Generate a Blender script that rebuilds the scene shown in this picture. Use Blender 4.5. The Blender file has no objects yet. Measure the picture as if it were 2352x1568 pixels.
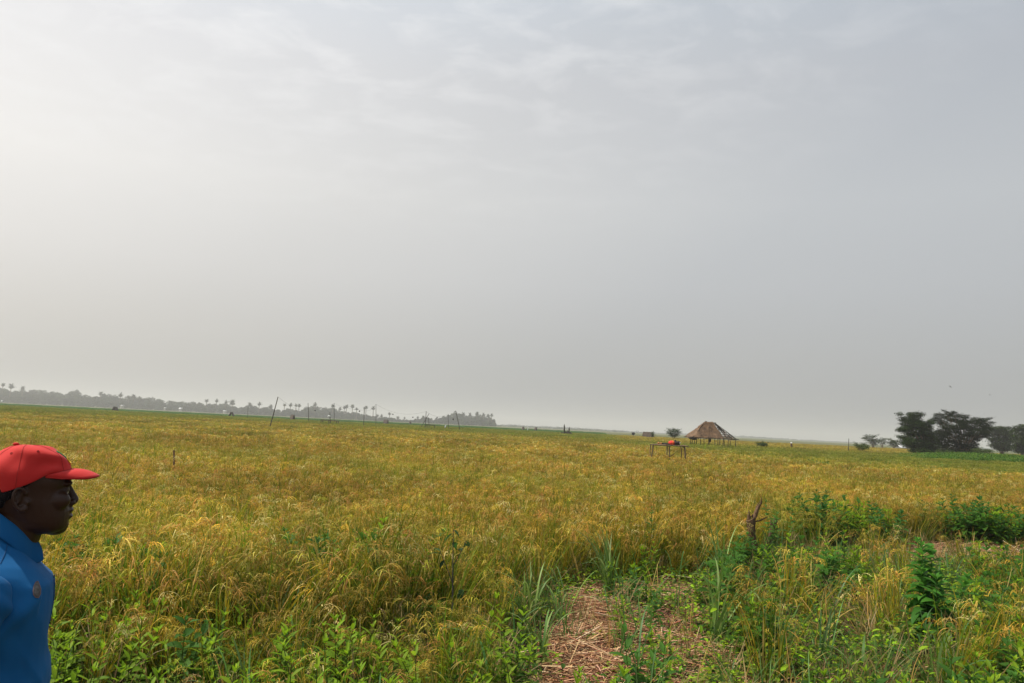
import bpy, bmesh, math, random
import numpy as np
from mathutils import Vector, Matrix
from mathutils.bvhtree import BVHTree
R = np.random.default_rng(11); random.seed(5)
sc = bpy.context.scene
ROOT = sc.collection
rad = math.radians

# ------------------------------------------------------------------ camera frame
FPX, CXP, CYP = 1764.0, 1176.0, 784.0          # photo measured on a 2352 x 1568 grid
CAMH = 1.85
PITCH, ROLL = rad(6.22), rad(2.777)
fw = np.array([0, math.cos(PITCH), math.sin(PITCH)])
r0 = np.array([1.0, 0, 0]); u0 = np.cross(r0, fw)
rt = math.cos(ROLL)*r0 + math.sin(ROLL)*u0
up = -math.sin(ROLL)*r0 + math.cos(ROLL)*u0
CAM = np.array([0, 0, CAMH])
def ray(px, py):
    return rt*((px-CXP)/FPX) + up*((CYP-py)/FPX) + fw
HA = np.array([(-400,897),(0,915.5),(294,931),(580,948),(868,965.5),(1155,979),(1442,991),(1722,1006),(1985,1016.6),(2225,1028),(2600,1046)])
def hz(px): return float(np.interp(px, HA[:,0], HA[:,1]))      # where the photo shows the far field edge
def hzm(px): return 919.5+.0485*px
def P(px, py, d):                                              # point at forward distance d (for far things)
    v = ray(px, py-(hz(px)-hzm(px)))
    return CAM + v*(d/v[1])
def Pn(px, py, d):
    v = ray(px, py); return CAM + v*(d/v[1])
def G(px, py, z=0.0):
    v = ray(px, py); return CAM + v*((z-CAMH)/v[2])
def gx(px, d): return float(P(px, hz(px), d)[0])

# ------------------------------------------------------------------ mesh helpers
class MB:
    def __init__(s): s.V=[]; s.L=[]; s.S=[]; s.C=[]; s.M=[]; s.n=0
    def add(s, V, F, col=(1,1,1), mi=0):
        V=np.asarray(V,float).reshape(-1,3); F=np.asarray(F,int)
        s.V.append(V); s.L.append((F+s.n).ravel()); s.S.append(np.full(len(F),F.shape[1]))
        c=np.asarray(col,float)
        if c.ndim==1: c=np.tile(c,(len(V),1))
        s.C.append(c); s.M.append(np.full(len(F),mi)); s.n+=len(V); return s
    def mesh(s, name, mats, smooth=True):
        me=bpy.data.meshes.new(name)
        V=np.concatenate(s.V); L=np.concatenate(s.L); S=np.concatenate(s.S)
        me.vertices.add(len(V)); me.vertices.foreach_set('co',V.astype(np.float32).ravel())
        me.loops.add(len(L)); me.loops.foreach_set('vertex_index',L.astype(np.int32))
        me.polygons.add(len(S)); st=np.concatenate([[0],np.cumsum(S)[:-1]])
        me.polygons.foreach_set('loop_start',st.astype(np.int32)); me.polygons.foreach_set('loop_total',S.astype(np.int32))
        me.polygons.foreach_set('material_index',np.concatenate(s.M).astype(np.int32))
        if smooth: me.polygons.foreach_set('use_smooth',np.ones(len(S),bool))
        a=me.attributes.new('Col','FLOAT_COLOR','POINT')
        C=np.concatenate(s.C); C=np.concatenate([C,np.ones((len(C),1))],1)
        a.data.foreach_set('color',C.astype(np.float32).ravel())
        for m in (mats if isinstance(mats,(list,tuple)) else [mats]): me.materials.append(m)
        me.update(calc_edges=True); me.validate(); return me
    def build(s, name, mats, parent=None, smooth=True, loc=None, coll=None):
        o=bpy.data.objects.new(name, s.mesh(name,mats,smooth)); (coll or ROOT).objects.link(o)
        if parent: o.parent=parent
        if loc is not None: o.location=loc
        return o
def tag(o, label=None, cat=None, group=None, kind=None):
    if label: o['label']=label
    if cat: o['category']=cat
    if group: o['group']=group
    if kind: o['kind']=kind
    return o
def thing(name, label, cat, loc=(0,0,0), rz=0, group=None):
    o=bpy.data.objects.new(name,None); ROOT.objects.link(o); o.location=loc; o.rotation_euler=(0,0,rz)
    o.empty_display_size=.2
    return tag(o,label,cat,group)
def dup(root, loc, rz=0, scale=1, label=None, group=None):
    r=root.copy(); ROOT.objects.link(r); r.location=loc; r.rotation_euler=(0,0,rz); r.scale=(scale,)*3
    if label: r['label']=label
    if group: r['group']=group
    for ch in list(root.children):
        c=ch.copy(); ROOT.objects.link(c); c.parent=r
        for g in ch.children:
            d=g.copy(); ROOT.objects.link(d); d.parent=c
    return r
def frames(Pts):
    Pts=np.asarray(Pts,float); T=np.gradient(Pts,axis=0); T/=np.linalg.norm(T,axis=1)[:,None]+1e-12
    N=[]; 
    ref=np.array([0,0,1.]) if abs(T[0][2])<.9 else np.array([1.,0,0])
    n=np.cross(T[0],ref); n/=np.linalg.norm(n)
    for t in T:
        n=n-t*np.dot(n,t); n/=np.linalg.norm(n)+1e-12; N.append(n)
    N=np.array(N); return T,N,np.cross(T,N)
def tube(mb, Pts, r, k=7, col=(1,1,1), mi=0, jit=0):
    Pts=np.asarray(Pts,float); n=len(Pts); r=np.broadcast_to(np.asarray(r,float),(n,))
    T,N,B=frames(Pts); a=np.arange(k)/k*2*math.pi
    rr=r[:,None]*(1+jit*R.normal(size=(n,k)))
    V=Pts[:,None]+rr[:,:,None]*(np.cos(a)[None,:,None]*N[:,None]+np.sin(a)[None,:,None]*B[:,None])
    V=V.reshape(-1,3); F=[]
    for i in range(n-1):
        for j in range(k): F.append((i*k+j,i*k+(j+1)%k,(i+1)*k+(j+1)%k,(i+1)*k+j))
    mb.add(V,F,col,mi)
    V2=np.concatenate([V[:k],[Pts[0]]]); mb.add(V2,[((j+1)%k,j,k) for j in range(k)],col,mi)
    V2=np.concatenate([V[-k:],[Pts[-1]]]); mb.add(V2,[(j,(j+1)%k,k) for j in range(k)],col,mi)
    return mb
def ellipsoid(mb, c, r, nu=16, nv=10, col=(1,1,1), mi=0, rot=None, noise=0):
    th=np.linspace(0,math.pi,nv+1)[1:-1]; ph=np.arange(nu)/nu*2*math.pi
    V=[[0,0,1.]]+[[math.sin(t)*math.cos(p),math.sin(t)*math.sin(p),math.cos(t)] for t in th for p in ph]+[[0,0,-1.]]
    V=np.array(V)
    if noise: V*= (1+noise*R.normal(size=(len(V),1)))
    V=V*np.asarray(r,float)
    if rot is not None: V=V@np.array(rot.to_3x3()).T
    V=V+np.asarray(c,float)
    F3=[(0,1+j,1+(j+1)%nu) for j in range(nu)]; m=len(th); b=1+(m-1)*nu; e=len(V)-1
    F3+=[(e,b+(j+1)%nu,b+j) for j in range(nu)]
    F4=[(1+i*nu+j,1+(i+1)*nu+j,1+(i+1)*nu+(j+1)%nu,1+i*nu+(j+1)%nu) for i in range(m-1) for j in range(nu)]
    n0=mb.n; mb.add(V,F3,col,mi)
    if F4: mb.L.append((np.array(F4)+n0).ravel()); mb.S.append(np.full(len(F4),4)); mb.M.append(np.full(len(F4),mi))
    return mb
def rings(mb, Rg, col=(1,1,1), mi=0, cap=True):
    Rg=[np.asarray(x,float) for x in Rg]; k=len(Rg[0]); V=np.concatenate(Rg); n=len(Rg)
    F=[(i*k+j,i*k+(j+1)%k,(i+1)*k+(j+1)%k,(i+1)*k+j) for i in range(n-1) for j in range(k)]
    mb.add(V,F,col,mi)
    if cap:
        mb.add(np.concatenate([Rg[0],[Rg[0].mean(0)]]),[((j+1)%k,j,k) for j in range(k)],col,mi)
        mb.add(np.concatenate([Rg[-1],[Rg[-1].mean(0)]]),[(j,(j+1)%k,k) for j in range(k)],col,mi)
    return mb
def capsule(mb, a, b, ra, rb, k=12):
    a=np.asarray(a,float); b=np.asarray(b,float); d=b-a; L=np.linalg.norm(d); d=d/L
    Pt=[];rr=[]
    for t in (-1,-.92,-.7,-.38): Pt.append(a+d*ra*t); rr.append(ra*math.sqrt(max(.002,1-t*t)))
    for t in np.linspace(0,1,5): Pt.append(a+d*L*t); rr.append(ra+(rb-ra)*t)
    for t in (.38,.7,.92,1): Pt.append(b+d*rb*t); rr.append(rb*math.sqrt(max(.002,1-t*t)))
    return tube(mb,Pt,rr,k)

# ------------------------------------------------------------------ materials
def nodes(name):
    m=bpy.data.materials.new(name); m.use_nodes=True; nt=m.node_tree; nt.nodes.clear()
    return m,nt,nt.nodes.new,nt.links.new
def solid(name, col, rough=.75, *a_, sheen=0, **k_):
    m=solid_(name,col,rough,*a_,**k_)
    if sheen:
        b=[n for n in m.node_tree.nodes if n.type=='BSDF_PRINCIPLED'][0]; b.inputs['Sheen Weight'].default_value=sheen; b.inputs['Sheen Roughness'].default_value=.4
    return m
def solid_(name, col, rough=.75, var=.25, scale=8, bump=0, col2=None, spec=.3, coord='Object', detail=6, bscale=None, stretch=None):
    m,nt,N,L=nodes(name)
    out=N('ShaderNodeOutputMaterial'); b=N('ShaderNodeBsdfPrincipled'); L(b.outputs[0],out.inputs[0])
    b.inputs['Roughness'].default_value=rough; b.inputs['Specular IOR Level'].default_value=spec
    tc=N('ShaderNodeTexCoord'); src=tc.outputs[coord]
    if stretch:
        mp=N('ShaderNodeMapping'); mp.inputs['Scale'].default_value=stretch; L(src,mp.inputs[0]); src=mp.outputs[0]
    nz=N('ShaderNodeTexNoise'); nz.inputs['Scale'].default_value=scale; nz.inputs['Detail'].default_value=detail; L(src,nz.inputs['Vector'])
    rp=N('ShaderNodeValToRGB'); e=rp.color_ramp.elements
    c=np.array(col); c2=np.array(col2) if col2 is not None else np.clip(c*(1+var),0,1); c1=c*(1-var) if col2 is None else c
    e[0].position=.32; e[1].position=.68; e[0].color=(*c1,1); e[1].color=(*c2,1)
    L(nz.outputs[0],rp.inputs[0]); L(rp.outputs[0],b.inputs['Base Color'])
    if bump:
        bn=N('ShaderNodeTexNoise'); bn.inputs['Scale'].default_value=bscale or scale*4; bn.inputs['Detail'].default_value=4; L(src,bn.inputs['Vector'])
        bp=N('ShaderNodeBump'); bp.inputs['Strength'].default_value=bump; bp.inputs['Distance'].default_value=.01
        L(bn.outputs[0],bp.inputs['Height']); L(bp.outputs[0],b.inputs['Normal'])
    return m
def leafmat(name, transl=.35, rough=.5, spec=.35, to_green=None, hue=.0, patch=0.0):
    """foliage: colour comes with each leaf (Col), shifted to a greener variety by the plant's own value"""
    m,nt,N,L=nodes(name)
    out=N('ShaderNodeOutputMaterial'); b=N('ShaderNodeBsdfPrincipled'); tr=N('ShaderNodeBsdfTranslucent'); mx=N('ShaderNodeMixShader')
    b.inputs['Roughness'].default_value=rough; b.inputs['Specular IOR Level'].default_value=spec
    at=N('ShaderNodeAttribute'); at.attribute_name='Col'; c=at.outputs['Color']
    if to_green is not None:
        g=N('ShaderNodeAttribute'); g.attribute_type='INSTANCER'; g.attribute_name='green'
        mg=N('ShaderNodeMix'); mg.data_type='RGBA'; L(g.outputs['Fac'],mg.inputs[0]); L(c,mg.inputs[6])
        mul=N('ShaderNodeMix'); mul.data_type='RGBA'; mul.blend_type='MIX'; mul.inputs[0].default_value=.8; L(c,mul.inputs[6]); mul.inputs[7].default_value=(*to_green,1)
        L(mul.outputs[2],mg.inputs[7]); c=mg.outputs[2]
    if patch:
        ge=N('ShaderNodeNewGeometry'); nz=N('ShaderNodeTexNoise'); nz.inputs['Scale'].default_value=.35; nz.inputs['Detail'].default_value=3
        L(ge.outputs['Position'],nz.inputs['Vector'])
        mr=N('ShaderNodeMapRange'); mr.inputs[1].default_value=.35; mr.inputs[2].default_value=.65; mr.inputs[3].default_value=1-patch; mr.inputs[4].default_value=1+patch
        L(nz.outputs[0],mr.inputs[0]); vm=N('ShaderNodeVectorMath'); vm.operation='SCALE'; L(c,vm.inputs[0]); L(mr.outputs[0],vm.inputs[3]); c=vm.outputs[0]
    if patch:
        oi=N('ShaderNodeObjectInfo'); m3=N('ShaderNodeMapRange'); m3.inputs[3].default_value=.80; m3.inputs[4].default_value=1.22; L(oi.outputs['Random'],m3.inputs[0]); v3=N('ShaderNodeVectorMath'); v3.operation='SCALE'; L(c,v3.inputs[0]); L(m3.outputs[0],v3.inputs[3]); c=v3.outputs[0]
    L(c,b.inputs['Base Color']); L(c,tr.inputs['Color'])
    mx.inputs[0].default_value=transl; L(b.outputs[0],mx.inputs[1]); L(tr.outputs[0],mx.inputs[2]); L(mx.outputs[0],out.inputs[0])
    return m
M={}
M['rice']=leafmat('rice leaf',.45,.6,.15,(.10,.19,.014),patch=.25)
M['grain']=leafmat('rice grain',.30,.6,.2,(.17,.21,.022),patch=.25)
M['weed']=leafmat('weed leaf',.48,.55,.12)
M['grass']=leafmat('grass blade',.4,.5,.22)
M['tree']=leafmat('tree leaf',.2,.75,.08)
M['far']=leafmat('far crown leaf',.15,.8,.1)
M['straw']=leafmat('dry straw',.1,.7,.2)
M['bark']=solid('weathered wood',(.16,.105,.065),.85,.4,14,.6,stretch=(1,1,.25))
M['stump']=solid('brown dead wood',(.055,.030,.015),.9,.0,26,.9,col2=(.19,.11,.06),stretch=(1,1,.18))
M['pole']=solid('grey pole wood',(.07,.06,.05),.85,.3,10,.3)
M['pale_wood']=solid('barked pale wood',(.15,.11,.06),.8,.35,12,.4,stretch=(1,1,.3))
M['lath']=solid('dark roof pole',(.05,.042,.034),.9,.3,10,.3)
M['cord']=solid('thin cord',(.10,.10,.09),.8,.1)
M['rag']=solid('black rag',(.02,.02,.022),.8,.2)
M['white']=solid('white plastic',(.78,.78,.76),.5,.08)
M['mound']=solid('dark earth and brush',(.035,.03,.022),.95,.4,9,.8)

# ------------------------------------------------------------------ world, sun, camera, haze
SUN_EL, SUN_AZ = rad(56), rad(-80)     # azimuth measured from +Y (view direction) towards +X
sd = np.array([math.sin(SUN_AZ)*math.cos(SUN_EL), math.cos(SUN_AZ)*math.cos(SUN_EL), math.sin(SUN_EL)])
w=bpy.data.worlds.new('World'); sc.world=w; w.use_nodes=True
nt=w.node_tree; nt.nodes.clear(); N=nt.nodes.new; L=nt.links.new
out=N('ShaderNodeOutputWorld'); bg=N('ShaderNodeBackground'); L(bg.outputs[0],out.inputs[0]); bg.inputs[1].default_value=.10
sky=N('ShaderNodeTexSky'); sky.sky_type='NISHITA'; sky.sun_disc=False; sky.sun_elevation=SUN_EL; sky.sun_rotation=SUN_AZ
sky.air_density=1.0; sky.dust_density=6.0; sky.ozone_density=1.0; sky.altitude=0
tc=N('ShaderNodeTexCoord'); sep=N('ShaderNodeSeparateXYZ'); L(tc.outputs['Generated'],sep.inputs[0])
# high thin overcast veil: brighter towards the sun
dot=N('ShaderNodeVectorMath'); dot.operation='DOT_PRODUCT'; dot.inputs[1].default_value=tuple(sd); L(tc.outputs['Generated'],dot.inputs[0])
mr=N('ShaderNodeMapRange'); mr.inputs[1].default_value=-.25; mr.inputs[2].default_value=.83; L(dot.outputs['Value'],mr.inputs[0])
veil=N('ShaderNodeValToRGB'); e=veil.color_ramp.elements
e[0].position=0; e[0].color=(.44,.475,.52,1); e[1].position=1; e[1].color=(.95,.945,.935,1)
for pos,c in ((.35,(.505,.535,.572)),(.62,(.665,.675,.685)),(.85,(.87,.865,.86))):
    x=e.new(pos); x.color=(*c,1)
L(mr.outputs[0],veil.inputs[0])
vs=N('ShaderNodeVectorMath'); vs.operation='SCALE'; vs.inputs[3].default_value=9.2; L(veil.outputs[0],vs.inputs[0])
# dusty air low down: warmer and dimmer towards the horizon
et=N('ShaderNodeValToRGB'); ee=et.color_ramp.elements; ee[0].position=0; ee[0].color=(.85,.822,.768,1); ee[1].position=.62; ee[1].color=(.78,.90,1.02,1)
for pos,c in ((.10,(1.02,.975,.912)),(.18,(1.125,1.085,1.03)),(.28,(1.185,1.155,1.10)),(.42,(1.02,1.02,1.02))):
    q_=ee.new(pos); q_.color=(*c,1)
L(sep.outputs[2],et.inputs[0]); vt=N('ShaderNodeMix'); vt.data_type='RGBA'; vt.blend_type='MULTIPLY'; vt.inputs[0].default_value=1; L(vs.outputs[0],vt.inputs[6]); L(et.outputs[0],vt.inputs[7])
# thin streaky clouds on a plane high above
zz=N('ShaderNodeMath'); zz.operation='MAXIMUM'; zz.inputs[1].default_value=.02; L(sep.outputs[2],zz.inputs[0])
za=N('ShaderNodeMath'); za.operation='ADD'; za.inputs[1].default_value=.06; L(zz.outputs[0],za.inputs[0])
px_=N('ShaderNodeMath'); px_.operation='DIVIDE'; L(sep.outputs[0],px_.inputs[0]); L(za.outputs[0],px_.inputs[1])
py_=N('ShaderNodeMath'); py_.operation='DIVIDE'; L(sep.outputs[1],py_.inputs[0]); L(za.outputs[0],py_.inputs[1])
cb=N('ShaderNodeCombineXYZ'); L(px_.outputs[0],cb.inputs[0]); L(py_.outputs[0],cb.inputs[1])
mp=N('ShaderNodeMapping'); mp.inputs['Rotation'].default_value=(0,0,rad(25)); mp.inputs['Scale'].default_value=(3.4,4.4,1); mp.inputs['Location'].default_value=(1.3,.4,0); L(cb.outputs[0],mp.inputs[0])
nz=N('ShaderNodeTexNoise'); nz.inputs['Scale'].default_value=1.5; nz.inputs['Detail'].default_value=7; nz.inputs['Roughness'].default_value=.58; nz.inputs['Distortion'].default_value=.35; L(mp.outputs[0],nz.inputs['Vector'])
cr=N('ShaderNodeValToRGB'); cr.color_ramp.elements[0].position=.46; cr.color_ramp.elements[1].position=.66; L(nz.outputs[0],cr.inputs[0])
el=N('ShaderNodeMapRange'); el.inputs[1].default_value=.22; el.inputs[2].default_value=.46; L(sep.outputs[2],el.inputs[0])
lf=N('ShaderNodeMapRange'); lf.inputs[1].default_value=.12; lf.inputs[2].default_value=.60; L(dot.outputs['Value'],lf.inputs[0])
k1=N('ShaderNodeMath'); k1.operation='MULTIPLY'; L(cr.outputs[0],k1.inputs[0]); L(el.outputs[0],k1.inputs[1])
k2=N('ShaderNodeMath'); k2.operation='MULTIPLY'; L(k1.outputs[0],k2.inputs[0]); L(lf.outputs[0],k2.inputs[1])
m1=N('ShaderNodeMix'); m1.data_type='RGBA'; m1.inputs[0].default_value=.86; L(sky.outputs[0],m1.inputs[6]); L(vt.outputs[2],m1.inputs[7])
k3=N('ShaderNodeMath'); k3.operation='MULTIPLY'; k3.inputs[1].default_value=.42; L(k2.outputs[0],k3.inputs[0])
m2=N('ShaderNodeMix'); m2.data_type='RGBA'; L(k3.outputs[0],m2.inputs[0]); L(m1.outputs[2],m2.inputs[6]); m2.inputs[7].default_value=(8.9,8.9,8.9,1)
L(m2.outputs[2],bg.inputs[0])
sun=bpy.data.lights.new('sun','SUN'); sun.energy=5.0; sun.angle=rad(1.2); sun.color=(1,.93,.82)
so=bpy.data.objects.new('sun',sun); ROOT.objects.link(so); so.rotation_euler=Vector(sd).to_track_quat('Z','Y').to_euler(); so.location=(-20,20,60)
cam=bpy.data.cameras.new('camera'); cam.sensor_width=36; cam.lens=FPX/2352*36; cam.clip_end=20000; cam.clip_start=.05
co=bpy.data.objects.new('camera',cam); ROOT.objects.link(co)
co.matrix_world=Matrix(((rt[0],up[0],-fw[0],CAM[0]),(rt[1],up[1],-fw[1],CAM[1]),(rt[2],up[2],-fw[2],CAM[2]),(0,0,0,1)))
sc.camera=co
sc.view_settings.view_transform='Standard'; sc.view_settings.look='None'; sc.view_settings.gamma=1; sc.view_settings.exposure=.11
cy=sc.cycles; cy.max_bounces=6; cy.diffuse_bounces=3; cy.glossy_bounces=2; cy.transmission_bounces=4; cy.transparent_max_bounces=4; cy.volume_bounces=1
cy.use_denoising=True; cy.denoiser='OPENIMAGEDENOISE'; cy.use_adaptive_sampling=True; cy.adaptive_threshold=.01
sc.render.film_transparent=False
HAZE_TOP=60
def haze():
    mb=MB(); x0,x1,y0,y1,z0,z1=-4600,4600,-400,6200,-1.2,HAZE_TOP
    V=[(x0,y0,z0),(x1,y0,z0),(x1,y1,z0),(x0,y1,z0),(x0,y0,z1),(x1,y0,z1),(x1,y1,z1),(x0,y1,z1)]
    mb.add(V,[(3,2,1,0),(4,5,6,7),(0,1,5,4),(1,2,6,5),(2,3,7,6),(3,0,4,7)])
    m,nt,N,L=nodes('haze'); o=N('ShaderNodeOutputMaterial'); v=N('ShaderNodeVolumePrincipled'); L(v.outputs[0],o.inputs['Volume'])
    v.inputs['Color'].default_value=(.80,.795,.80,1); v.inputs['Density'].default_value=.00046; v.inputs['Anisotropy'].default_value=.25
    tag(mb.build('haze',m,smooth=False),kind='stuff')
haze()

# ------------------------------------------------------------------ ground
def ground():
    # one sheet to the horizon, finer near the camera with small humps
    ys=np.concatenate([[-350,-40,-10,-3],np.arange(0,22,.35),[24,28,34,42,60,100,200,500,1200,3000,6000]])
    xs=np.concatenate([[-4400,-1500,-500,-150,-60,-30,-20],np.arange(-14,14.1,.4),[20,30,60,150,500,1500,4400]])
    X,Y=np.meshgrid(xs,ys); Z=.025*np.sin(X*2.1+1)*np.sin(Y*1.7)+.02*np.sin(X*4.3+Y*3.1)
    Z=np.where((np.abs(X)<14)&(Y>-1)&(Y<22),Z,0)-.03
    V=np.stack([X,Y,Z],-1).reshape(-1,3); nx=len(xs); ny=len(ys)
    F=[(i*nx+j,i*nx+j+1,(i+1)*nx+j+1,(i+1)*nx+j) for i in range(ny-1) for j in range(nx-1)]
    m,nt,N,L=nodes('field soil and far crops')
    o=N('ShaderNodeOutputMaterial'); b=N('ShaderNodeBsdfPrincipled'); L(b.outputs[0],o.inputs[0]); b.inputs['Roughness'].default_value=.95; b.inputs['Specular IOR Level'].default_value=.1
    ge=N('ShaderNodeNewGeometry'); sp=N('ShaderNodeSeparateXYZ'); L(ge.outputs['Position'],sp.inputs[0])
    # near: dark damp soil; beyond the tall crop: pale olive stubble with long stripes of other fields
    n1=N('ShaderNodeTexNoise'); n1.inputs['Scale'].default_value=6; n1.inputs['Detail'].default_value=8; L(ge.outputs['Position'],n1.inputs['Vector'])
    r1=N('ShaderNodeValToRGB'); r1.color_ramp.elements[0].color=(.03,.02,.012,1); r1.color_ramp.elements[1].color=(.12,.075,.045,1); L(n1.outputs[0],r1.inputs[0])
    mp=N('ShaderNodeMapping'); mp.inputs['Scale'].default_value=(.0035,.012,1); L(ge.outputs['Position'],mp.inputs[0])
    n2=N('ShaderNodeTexNoise'); n2.inputs['Scale'].default_value=1; n2.inputs['Detail'].default_value=6; L(mp.outputs[0],n2.inputs['Vector'])
    r2=N('ShaderNodeValToRGB'); e=r2.color_ramp.elements; e[0].position=.3; e[0].color=(.05,.075,.016,1); e[1].position=.7; e[1].color=(.115,.105,.036,1)
    L(n2.outputs[0],r2.inputs[0])
    mr=N('ShaderNodeMapRange'); mr.inputs[1].default_value=25; mr.inputs[2].default_value=60; L(sp.outputs[1],mr.inputs[0])
    mx=N('ShaderNodeMix'); mx.data_type='RGBA'; L(mr.outputs[0],mx.inputs[0]); L(r1.outputs[0],mx.inputs[6]); L(r2.outputs[0],mx.inputs[7])
    L(mx.outputs[2],b.inputs['Base Color'])
    tag(MB().add(V,F).build('ground',m),kind='structure')
ground()

# ------------------------------------------------------------------ plant building blocks
def pal(cols, n, p=None, jit=.15):
    c=np.array(cols)[R.choice(len(cols),n,p=p)]
    return np.clip(c*(1+jit*R.normal(size=(n,1)))*(1+.06*R.normal(size=(n,3))),.005,1)
def curve(base, az, length, lean, bend, n, pw=1.6):
    """rows of points: angle from vertical grows from lean to lean+bend"""
    t=np.linspace(0,1,n); th=lean[:,None]+bend[:,None]*t[None]**pw
    ds=length[:,None]/(n-1); h=np.concatenate([np.zeros((len(az),1)),np.cumsum(np.sin(th[:,:-1])*ds,1)],1); z=np.concatenate([np.zeros((len(az),1)),np.cumsum(np.cos(th[:,:-1])*ds,1)],1)
    C=np.stack([base[:,0:1]+h*np.cos(az)[:,None],base[:,1:2]+h*np.sin(az)[:,None],base[:,2:3]+z],-1)
    return C
def strips(mb, C, width, az, col, prof=None, tw=.6, mi=0):
    B,n,_=C.shape; t=np.linspace(0,1,n)
    if prof is None: prof=np.clip(1.15*np.sqrt(np.clip(1-t**2.2,0,1)),.06,1)
    tw=R.normal(size=B)*tw; a=az+math.pi/2+tw
    S=np.stack([np.cos(a),np.sin(a),R.normal(size=B)*.15],-1)
    off=S[:,None]*(width[:,None,None]*.5*prof[None,:,None])
    V=np.stack([C-off,C+off],2).reshape(-1,3)
    b=np.arange(B)[:,None]*2*n; i=np.arange(n-1)[None]*2
    F=np.stack([b+i,b+i+1,b+i+3,b+i+2],-1).reshape(-1,4)
    mb.add(V,F,np.repeat(col,2*n,0),mi)
GREENS=[(.11,.18,.010),(.19,.20,.012),(.30,.235,.015),(.46,.31,.03),(.50,.33,.10),(.07,.13,.010)]
GP=[.22,.26,.24,.12,.06,.10]
GRAINS=[(.56,.345,.040),(.50,.255,.052),(.63,.45,.085),(.38,.33,.028),(.70,.58,.23)]
GRP=[.34,.24,.18,.18,.06]
def rice_clump(name, R0, nl, npan, ht=.74, gsz=1.0, wsc=1.0, grains=24):
    mb=MB()
    a=R.uniform(0,2*math.pi,nl); r=R0*np.sqrt(R.uniform(0,1,nl)); base=np.stack([r*np.cos(a),r*np.sin(a),np.zeros(nl)],-1)
    az=a+R.normal(size=nl)*.9; lean=np.abs(R.normal(size=nl))*.16; bend=np.abs(R.normal(size=nl))*.75+.15
    C=curve(base,az,ht*R.uniform(.75,1.28,nl),lean,bend,6)
    strips(mb,C,wsc*R.uniform(.006,.011,nl),az,pal(GREENS,nl,GP))
    # fruiting heads: bent stalk, arching tip hung with grains
    a=R.uniform(0,2*math.pi,npan); r=R0*np.sqrt(R.uniform(0,1,npan)); base=np.stack([r*np.cos(a),r*np.sin(a),np.zeros(npan)],-1)
    az=R.uniform(0,2*math.pi,npan); L1=ht*R.uniform(.62,1.08,npan); lean=np.abs(R.normal(size=npan))*.14
    C1=curve(base,az,L1,lean,np.full(npan,.25),4,1.5)
    strips(mb,C1,np.full(npan,.0045*wsc),az,pal([(.22,.24,.04),(.36,.28,.07)],npan),prof=np.ones(4))
    L2=R.uniform(.18,.27,npan); C2=curve(C1[:,-1],az,L2,lean+.25,R.uniform(2.0,2.75,npan),8,.62)
    strips(mb,C2,np.full(npan,.003*wsc),az,pal([(.36,.28,.07)],npan),prof=np.ones(8))
    g=grains; pc=pal(GRAINS,npan,GRP,.2)
    for q in range(3):      # the head's side branches: thin arching strings
        st=C2[np.arange(npan),q+1]; a2=az+R.normal(size=npan)*.9; Cb=curve(st,a2,L2*R.uniform(.55,.8,npan),lean+.5+.25*q,R.uniform(1.6,2.3,npan),6,.6)
        strips(mb,Cb,np.full(npan,.0048*gsz),a2,pc*R.uniform(.8,1.15,(npan,1)),prof=np.array([.5,.9,1,1,.8,.3]),mi=1)
    t=R.uniform(.05,1,(npan,g))*6.99; k=t.astype(int); f=(t-k)[...,None]; ar=np.arange(npan)[:,None]
    c=C2[ar,k]*(1-f)+C2[ar,k+1]*f+R.normal(size=(npan,g,3))*np.array([.0042,.0042,.010])*gsz-np.array([0,0,.008])
    d=C2[ar,np.minimum(k+1,7)]-C2[ar,k]; d/=np.linalg.norm(d,axis=-1,keepdims=True)+1e-9
    d=d+R.normal(size=d.shape)*.35+np.array([0,0,-.9]); d/=np.linalg.norm(d,axis=-1,keepdims=True)
    s=np.cross(d,R.normal(size=d.shape)); s/=np.linalg.norm(s,axis=-1,keepdims=True)
    l=.0085*gsz; wd=.0032*gsz
    V=np.stack([c-d*l,c-s*wd,c+d*l,c+s*wd],2).reshape(-1,3); q=np.arange(npan*g)[:,None]*4+np.arange(4)[None]
    col=np.repeat(np.repeat(pc,g,0)*(1+.14*R.normal(size=(npan*g,1))),4,0).clip(.01,1)
    mb.add(V,q,col,1)
    return mb.build(name,[M['rice'],M['grain']],smooth=False,coll=SRC[name_coll])
SRC={}; name_coll=''
def source(n):
    global name_coll
    c=bpy.data.collections.new(n); SRC[n]=c; name_coll=n; return c
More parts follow.
